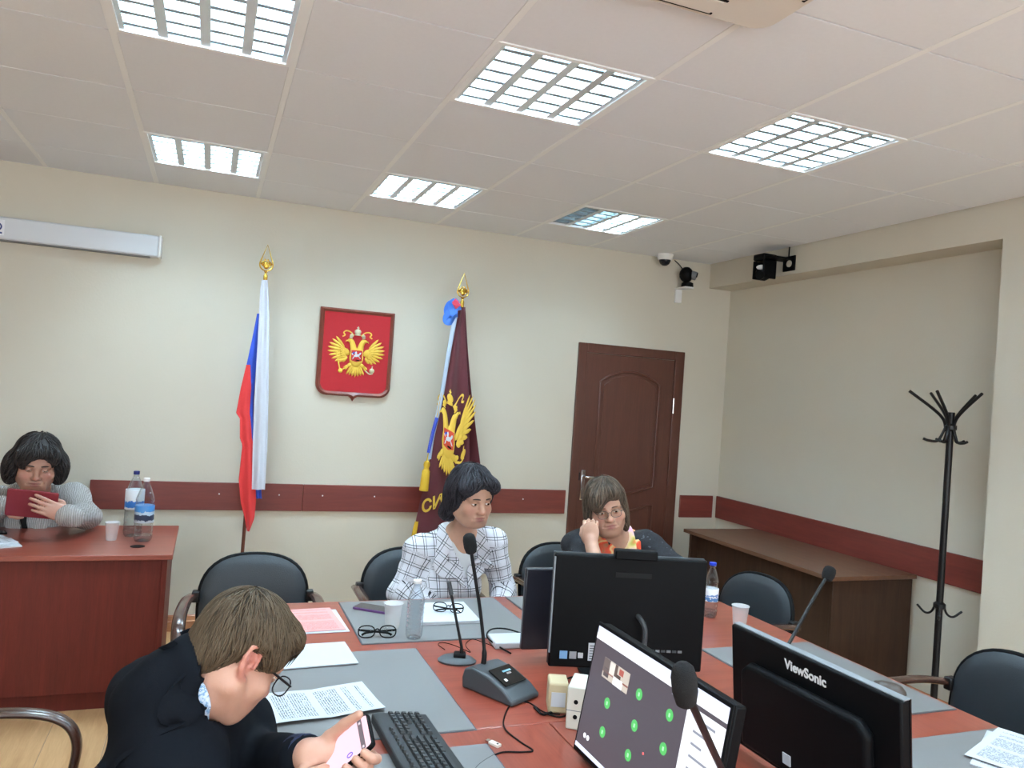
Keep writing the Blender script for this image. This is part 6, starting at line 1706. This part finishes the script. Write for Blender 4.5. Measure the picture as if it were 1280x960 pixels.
# ------------------------------------------------------------------ woman in the grey knit cardigan
def woman_knit():
    t = thing('person', 'woman in a grey knitted cardigan reading a dark red tablet at the left desk', 'person', (-0.88, 5.0, 0))
    hc = nv(atY(46, 579, 4.72)); Rh = head_axes(282, 15, -3); sc = 1.15
    N_ = nv(atY(47, 622, 4.90)); SR, SL = nv(atY(-6, 622, 4.93)), nv(atY(92, 618, 4.88))
    PEL = vec(-0.88, 5.02, 0.53)
    EL = nv(atY(108, 646, 4.72)); WL = nv(atY(82, 644, 4.46)); ER = nv(atY(-22, 650, 4.72)); WR = nv(atY(2, 632, 4.57))
    EL[2] = max(EL[2], 0.815); ER[2] = max(ER[2], 0.815)
    skin = skin_mat('skin_pink', (180, 135, 117), (146, 84, 84), (180, 110, 100))
    P = xprims(head_prims(0.12), Rh, hc, sc)
    P += [cap(hc + Rh @ vec(0, -0.03, -0.05), N_, 0.058, 0.062, k=0.03), cap(N_, (SR + SL) / 2 - vec(0, -0.02, 0.1), 0.06, 0.08, k=0.04)]
    TP, rt, f, up, mid = torso_prims(PEL, SR, SL, -0.02, chest=0.15, belly=0.12, deep=0.1)
    P += TP
    TAB = nv(atY(40, 630, 4.47))
    P += [cap(SR, ER, 0.045, 0.032, k=0.015), cap(ER, WR, 0.032, 0.026, k=0.01), cap(SL, EL, 0.045, 0.032, k=0.015), cap(EL, WL, 0.032, 0.026, k=0.01)]
    P += hand_prims(WL, frame_from(nv(atY(52, 632, 4.42)) - WL, (0.15, -1, 0.25)), (0.12, 0.14, 0.16, 0.2), 0.04, sc=1.1, fk=0.003, thumb=[(0.026, 0.012, -0.01), (0.048, 0.03, -0.03), (0.05, 0.055, -0.045), (0.045, 0.07, -0.05)])
    fr = frame_from((1, 0.0, 0.05), (0, 1, 0.3)); P += hand_prims(WR, fr * np.array([-1, 1, 1]), 0.1, 0.04)
    make_body(t, P, 0.005, skin, hc, Rh, sc)
    eyes(t, hc, Rh, sc, skin, lid=34, look=(0, -0.5), browm=mat('brow_black', (50, 40, 38), 0.8))
    hm = hair_mat('hair_black_soft', (15, 14, 15), (62, 58, 58))
    hp = [ell((0, -0.016, 0.05), (0.092, 0.108, 0.088), k=0.02), ell((0, -0.075, -0.03), (0.10, 0.055, 0.10), k=0.03), ell((0.095, -0.012, -0.03), (0.036, 0.056, 0.075), k=0.03), ell((-0.095, -0.012, -0.025), (0.036, 0.056, 0.075), k=0.03),
          ell((0.02, 0.070, 0.07), (0.06, 0.036, 0.032), k=0.03), ell((-0.05, 0.06, 0.055), (0.03, 0.03, 0.04), k=0.02), ell((0.055, 0.07, 0.04), (0.03, 0.028, 0.045), rotm(0, R(25), 0), k=0.02),
          ell((-0.006, 0.116, -0.030), (0.060, 0.074, 0.092), k=0.02, s=-1)]
    make_hair(t, xprims(hp, Rh, hc, sc), 0.005, hm, hc, Rh, sc, lambda p: (p[0] * 1.2, p[1] + 0.02, p[2] - 0.18), lambda L: L[:, 2] > -0.15, n=1200, L=0.09, r=0.0018, lift=0.006, seed=8, wob=0.3)
    TP, rt, f, up, mid = torso_prims(PEL, SR, SL, 0.0, chest=0.18, belly=0.16, deep=0.125, bust=1)
    for S_, E_, W_ in ((SR, ER, WR), (SL, EL, WL)):
        TP += [ell(S_ - vec(0, 0, 0.012), (0.08, 0.08, 0.07), k=0.03), cap(S_ - vec(0, 0, 0.02), E_, 0.078, 0.064, k=0.035), cap(E_, W_, 0.070, 0.050, k=0.03)]
    TP += [cap(WL + vec(0.008, 0.0, -0.002), WL + vec(0.045, 0.01, -0.018), 0.040, 0.046, k=0.03)]
    TP += [cap(N_ + vec(0, -0.03, 0.07), N_ + vec(0, -0.1, -0.02), 0.062, 0.045, k=0.012, s=-1)]
    go, bvh = garment(t, 'cardigan', TP, 0.010, M['knit'], amp=0.008, freq=10, seed=6)
    for s in (1, -1):   # wide folded collar and the dark strap inside it
        line = [N_ + rt * s * 0.06 + vec(0, 0.04, 0.05), N_ + rt * s * 0.10 + f * 0.03 + vec(0, 0, 0.02), N_ + rt * s * 0.085 + f * 0.11 + vec(0, 0, -0.06), N_ + rt * s * 0.02 + f * 0.15 + vec(0, 0, -0.17)]
        g = strip(bvh, line, [0.06, 0.085, 0.08, 0.03], 0.016); MB().sheet(g, 0.01).build('collar', M['knit'], t, abs_=True, angle=80)
    line = [N_ + rt * 0.04 + f * 0.07 + vec(0, 0, -0.01), N_ + rt * 0.025 + f * 0.12 + vec(0, 0, -0.07), N_ + f * 0.14 + vec(0, 0, -0.15)]
    MB().sheet(strip(bvh, line, [0.03, 0.026, 0.02], 0.012), 0.004).build('inner_strap', M['black'], t, abs_=True)
    legs(t, PEL, (0, -1, 0), (-1, 0, 0), M['trousers'])
    # tablet in her hands: top edge leans towards the viewer
    ax = nv(atY(72, 618, 4.47)) - nv(atY(22, 613, 4.47)); ax /= np.linalg.norm(ax)
    fr = frame_from(vec(-0.05, -0.30, 1.0), vec(0, -1, -0.3)); fr = np.stack([ax, np.cross(np.cross(ax, fr[:, 1]), ax) * 1.0, np.cross(ax, fr[:, 1])], 1)
    for k in range(3): fr[:, k] /= np.linalg.norm(fr[:, k])
    tt = thing('tablet', 'dark red cased tablet held by the woman in the grey cardigan', 'tablet', tuple(TAB), rot=Matrix(fr.tolist()).to_euler())
    MB().prism([(x, y) for x, y in rr(1, 0.1)], -0.5, 0.5).xf(Matrix.Diagonal((0.112, 0.072, 0.012, 1))).build('tablet_case', mat('tablet_red', (122, 30, 42), 0.5, bump=0.1), tt, bevel=0.003)
    MB().prism([(x, y) for x, y in rr(1, 0.06)], -0.62, -0.5).xf(Matrix.Diagonal((0.105, 0.066, 0.012, 1))).build('tablet_screen', bpy.data.materials['dark_screen'], tt)
woman_knit()

# ------------------------------------------------------------------ man in the dark suit
def man():
    t = thing('person', 'bespectacled man in a dark navy suit bending over his phone', 'person', (-0.4, 1.45, 0))
    sc = 0.96; Rh = head_axes(20, 40, -2)
    ear = nv(atD(312, 829, 1.47)); hc = ear - Rh @ vec(0.082, -0.008, -0.006) * sc
    _nd = 0.84 * CAX[:, 0] + 0.50 * CAX[:, 2] + 0.18 * CAX[:, 1]; _nd /= np.linalg.norm(_nd)
    N_ = hc + Rh @ vec(0, -0.012, -0.055) * sc - _nd * 0.045
    _q = (N_ - vec(0, 0, CAMZ)) @ CAX; print('neck px', 640 + FPX * _q[0] / _q[1], 480 - FPX * _q[2] / _q[1], _q[1])
    pw_r, pw_f, pw_u = CAX[:, 0], CAX[:, 1], CAX[:, 2]
    SR, SL = nv(atD(222, 958, 1.41)), nv(atD(296, 906, 1.73))
    PEL = vec(-0.40, 1.48, 0.54)
    l = 0.78 * pw_r + 0.63 * pw_u; l /= np.linalg.norm(l); w = 0.36 * pw_r - 0.345 * pw_u - 0.87 * pw_f; w -= l * (w @ l); w /= np.linalg.norm(w)
    n = np.cross(l, w); n = n if n @ pw_f < 0 else -n
    pc = nv(atD(464.5, 911, 1.45)) - l * 0.079
    WL = nv(atD(386, 945, 1.465)); EL = vec(0.13, 1.74, 0.815)
    ER = vec(0.06, 1.20, 0.80); WR = nv(atD(340, 1050, 1.36))
    skin = skin_mat('skin_fair', (182, 137, 117), (160, 90, 86), (190, 112, 100))
    P = xprims(head_prims(0.13, man=True), Rh, hc, sc)
    P += [cap(hc + Rh @ vec(0, -0.02, -0.045) * sc, N_ - _nd * 0.03, 0.054, 0.054, k=0.03), ell(hc + Rh @ vec(0, 0.02, -0.092) * sc, (0.045, 0.045, 0.03), Rh, k=0.03), cap(N_ - _nd * 0.03, N_ - _nd * 0.03 + vec(-0.03, 0, -0.08), 0.042, 0.042, k=0.02)]
    TP, rt, f, up, mid = torso_prims(PEL, (SR * 0.85 + SL * 0.15) - vec(0.04, 0, 0.03), (SL * 0.85 + SR * 0.15) - vec(0.04, 0, 0.03), -0.03, chest=0.11, belly=0.08, deep=0.07)
    P += TP
    P += [cap(SR - vec(0.02, -0.02, 0.02), ER, 0.042, 0.036, k=0.02), cap(ER, WR, 0.036, 0.027, k=0.02), cap(SL - vec(0.02, 0, 0.02), EL, 0.042, 0.036, k=0.02), cap(EL, WL, 0.036, 0.028, k=0.02)]
    # left hand under the phone
    Q = np.stack([l, w, n], 1)
    def ph(a, b, c): return pc + Q @ vec(a, b, c)
    P += [cap(WL, ph(-0.005, -0.022, -0.028), 0.029, 0.026, k=0.015), ell(ph(0.015, -0.006, -0.027), (0.042, 0.044, 0.015), Q, k=0.012)]
    for (a0, a1, ln) in ((0.045, 0.064, 0.0), (0.026, 0.044, 0.002), (0.006, 0.021, 0.0), (-0.014, 0.0, -0.004)):
        k1, k2, k3, k4 = ph(a0, 0.012, -0.026), ph(a1, 0.046 + ln, -0.022), ph(a1 + 0.001, 0.055 + ln, -0.006), ph(a1 - 0.003, 0.047, 0.010)
        P += [cap(k1, k2, 0.0098, 0.009, k=0.004), cap(k2, k3, 0.009, 0.0088, k=0.003), cap(k3, k4, 0.0088, 0.0080, k=0.003)]
    th = [nv(atD(397, 940, 1.475)), nv(atD(412, 921, 1.478)), nv(atD(431, 905, 1.474)), nv(atD(449, 893, 1.468))]
    P += [cap(th[0], th[1], 0.0155, 0.0125, k=0.010), cap(th[1], th[2], 0.0120, 0.0105, k=0.005), cap(th[2], th[3], 0.0105, 0.0085, k=0.004)]
    # right hand at the lower end of the phone
    fr = frame_from(nv(atD(392, 962, 1.40)) - WR, -n + 0.2 * vec(0, 0, 1)) * np.array([-1, 1, 1])
    fr2 = frame_from(nv(atD(374, 985, 1.39)) - WR, n) * np.array([-1, 1, 1])
    P += hand_prims(WR, fr2, (0.35, 0.5, 0.6, 0.7), 0.05, sc=1.0)
    make_body(t, P, 0.0036, skin, hc, Rh, sc)
    eyes(t, hc, Rh, sc, skin, lid=40, look=(0, -0.5), browm=mat('brow_man', (110, 86, 66), 0.8))
    hm = hair_mat('hair_ash_brown', (37, 30, 23), (86, 71, 54))
    hp = [ell((0, -0.008, 0.042), (0.082, 0.096, 0.085), k=0.02), ell((0, -0.056, -0.012), (0.068, 0.038, 0.064), k=0.03), ell((0.066, 0.002, 0.03), (0.018, 0.062, 0.038), k=0.02), ell((-0.066, 0.002, 0.03), (0.018, 0.062, 0.038), k=0.02),
          ell((0, 0.066, 0.078), (0.060, 0.038, 0.032), k=0.025), ell((-0.02, 0.098, 0.066), (0.045, 0.020, 0.016), rotm(R(-30), 0, 0), k=0.02),
          ell((0, 0.130, -0.006), (0.066, 0.075, 0.086), k=0.016, s=-1), ell((0.088, -0.006, -0.012), (0.024, 0.027, 0.036), k=0.01, s=-1), ell((-0.088, -0.006, -0.012), (0.024, 0.027, 0.036), k=0.01, s=-1),
          ell((0.07, 0.05, -0.04), (0.04, 0.045, 0.04), k=0.01, s=-1), ell((-0.07, 0.05, -0.04), (0.04, 0.045, 0.04), k=0.01, s=-1)]
    crown = vec(0.0, -0.055, 0.115)
    def flow(p):
        q = p - crown
        return (q[0] * 1.2, q[1] + 0.015, q[2] - 0.03)
    make_hair(t, xprims(hp, Rh, hc, sc), 0.0035, hm, hc, Rh, sc, flow, lambda L: (L[:, 2] > -0.07), n=5200, L=0.05, r=0.0009, lift=0.004, seed=9, tiplift=0.002)
    # a lock over the forehead
    rs = np.random.default_rng(4); b = MB()
    for _ in range(200):
        x = rs.normal() * 0.020 - 0.012; q = vec(x, 0.078 + 0.012 * rs.random(), 0.088 + rs.normal() * 0.006)
        e = vec(-0.022 + x * 0.35, 0.122 + 0.008 * rs.random(), 0.052 - 0.022 * rs.random())
        m_ = (q + e) / 2 + vec(0, 0.012, 0.012)
        b.tube([hc + Rh @ v * sc for v in (q, m_, e)], [0.0014, 0.0013, 0.0002], 3, cap=False)
    o = b.build('hair_tuft', hm, t, abs_=True, angle=80)
    o['kind'] = 'stuff'
    attr(o.data, 'rnd', np.repeat(rs.random(len(o.data.vertices) // 9 + 1), 9)[:len(o.data.vertices)], 'FLOAT')
    # jacket
    TP, rt, f, up, mid = torso_prims(PEL, SR, SL, 0.0, chest=0.17, belly=0.15, deep=0.115)
    TP += [ell(nv(atD(205, 872, 1.60)), (0.11, 0.15, 0.085), k=0.06), cap(N_ - vec(0.05, 0, 0.03), SR + vec(-0.02, 0.02, -0.01), 0.078, 0.068, k=0.07), cap(N_ - vec(0.05, 0, 0.03), SL, 0.07, 0.06, k=0.06)]
    for S_, E_, W_, e_ in ((SR, ER, WR, 0.95), (SL, EL, WL, 0.88)):
        TP += [ell(S_ - vec(0, 0, 0.015), (0.075, 0.072, 0.068), k=0.03), cap(S_ - vec(0, 0, 0.02), E_, 0.074, 0.064, k=0.035), cap(E_, E_ + (W_ - E_) * e_, 0.062, 0.046, k=0.03)]
    fw = 0.50 * pw_r - 0.86 * pw_u
    # stand-up of the collar behind the neck
    ndir = _nd
    fw -= ndir * (fw @ ndir); fw /= np.linalg.norm(fw); side = np.cross(ndir, fw)
    TP += [cap(N_ - ndir * 0.03 - fw * 0.008, N_ + ndir * 0.014 - fw * 0.008, 0.090, 0.083, k=0.02), cap(N_ - ndir * 0.02 + fw * 0.012, N_ + ndir * 0.12, 0.070, 0.074, k=0.006, s=-1)]
    go, bvh = garment(t, 'jacket', TP, 0.008, M['suit'], amp=0.007, freq=9, seed=12)
    # shirt collar around the neck
    cr = []
    
    for i in range(40):
        a = R(-158 + 316 * i / 39) + PI
        d = side * math.sin(a) + fw * math.cos(a)
        front = max(0.0, math.cos(a)) ** 2
        row = []
        for k in range(6):
            h_ = k / 5
            row.append(N_ + d * (0.067 + 0.006 * (1 - h_) + 0.016 * front * (1 - h_)) + ndir * (-0.015 + 0.055 * h_ - 0.035 * front))
        cr.append(row)
    shm = blotch_mat('checked_shirt', [(206, 220, 236), (186, 206, 230), (120, 160, 200), (214, 226, 240)], 160.0)
    MB().sheet(cr, 0.003).build('shirt_collar', shm, t, abs_=True, angle=80)
    # cuffs
    for E_, W_, e_ in ((EL, WL, 0.9), (ER, WR, 0.96)):
        d = (W_ - E_) / np.linalg.norm(W_ - E_); a = E_ + (W_ - E_) * (e_ - 0.06)
        MB().tube([a, a + d * 0.02, a + d * 0.036, a + d * 0.037, a + d * 0.02], [0.043, 0.041, 0.040, 0.036, 0.034], 20, cap=False).build('cuff', M['cuff'], t, abs_=True, angle=80)
    # lapel and collar fall
    for s in (1, -1):
        line = [N_ - fw * 0.075 + ndir * 0.012 + side * s * 0.02, N_ + side * s * 0.078 - fw * 0.02 + ndir * 0.004, N_ + side * s * 0.085 + fw * 0.06 - ndir * 0.05, N_ + side * s * 0.05 + fw * 0.11 - ndir * 0.14]
        g = strip(bvh, line, [0.05, 0.06, 0.075, 0.07], 0.008); MB().sheet(g, 0.005).build('lapel', M['suit'], t, abs_=True, angle=80)
    legs(t, PEL, (1, 0, 0), (0, -1, 0), M['trousers'])
    sg = thing('spectacles', 'dark-rimmed spectacles worn by the man in the navy suit', 'spectacles', tuple(hc + Rh @ vec(0, 0.114, -0.004) * sc), rot=Matrix(Rh.tolist()).to_euler())
    spectacles(sg, M['frame_dark'], 0.026, 0.019, 0.033, temple=0.125, rim=0.0015)
    # the phone
    pt_ = thing('held_phone', 'phone with a pink screen in the hand of the man', 'phone', tuple(pc), rot=Matrix(np.stack([-w if np.linalg.det(np.stack([-w, l, n], 1)) > 0 else w, l, n], 1).tolist()).to_euler())
    MB().prism([(x, y) for x, y in rr(1, 0.16)], -0.5, 0.5).xf(Matrix.Diagonal((0.0385, 0.079, 0.010, 1))).build('phone_case', M['black'], pt_, bevel=0.002)
    scr = MB().prism([(x, y) for x, y in rr(1, 0.12)], 0.4, 0.54).xf(Matrix.Diagonal((0.0350, 0.0755, 0.010, 1))).build('phone_screen', emis('pink_screen', (222, 178, 190)), pt_)
    MB().bb(-0.034, 0.034, 0.054, 0.064, 0.0053, 0.0058).build('status_bar', emis('status_dark', (92, 84, 92)), scr)
    sx_ = 1 if np.linalg.det(np.stack([-w, l, n], 1)) > 0 else -1
    MB().tube([(-sx_ * 0.024 + 0.004 * math.cos(a), 0.028 + 0.006 * math.sin(a), 0.0056) for a in np.linspace(0, 2 * PI, 14)[:-1]], 0.0013, 6, closed=True).build('chat_icon', emis('icon_purple', (96, 84, 180)), scr)
    for q in (-0.028, 0.026): MB().bb(q, q + 0.005, 0.057, 0.061, 0.0057, 0.0061).build('status_icon', emis('status_light', (190, 180, 190)), scr)
man()
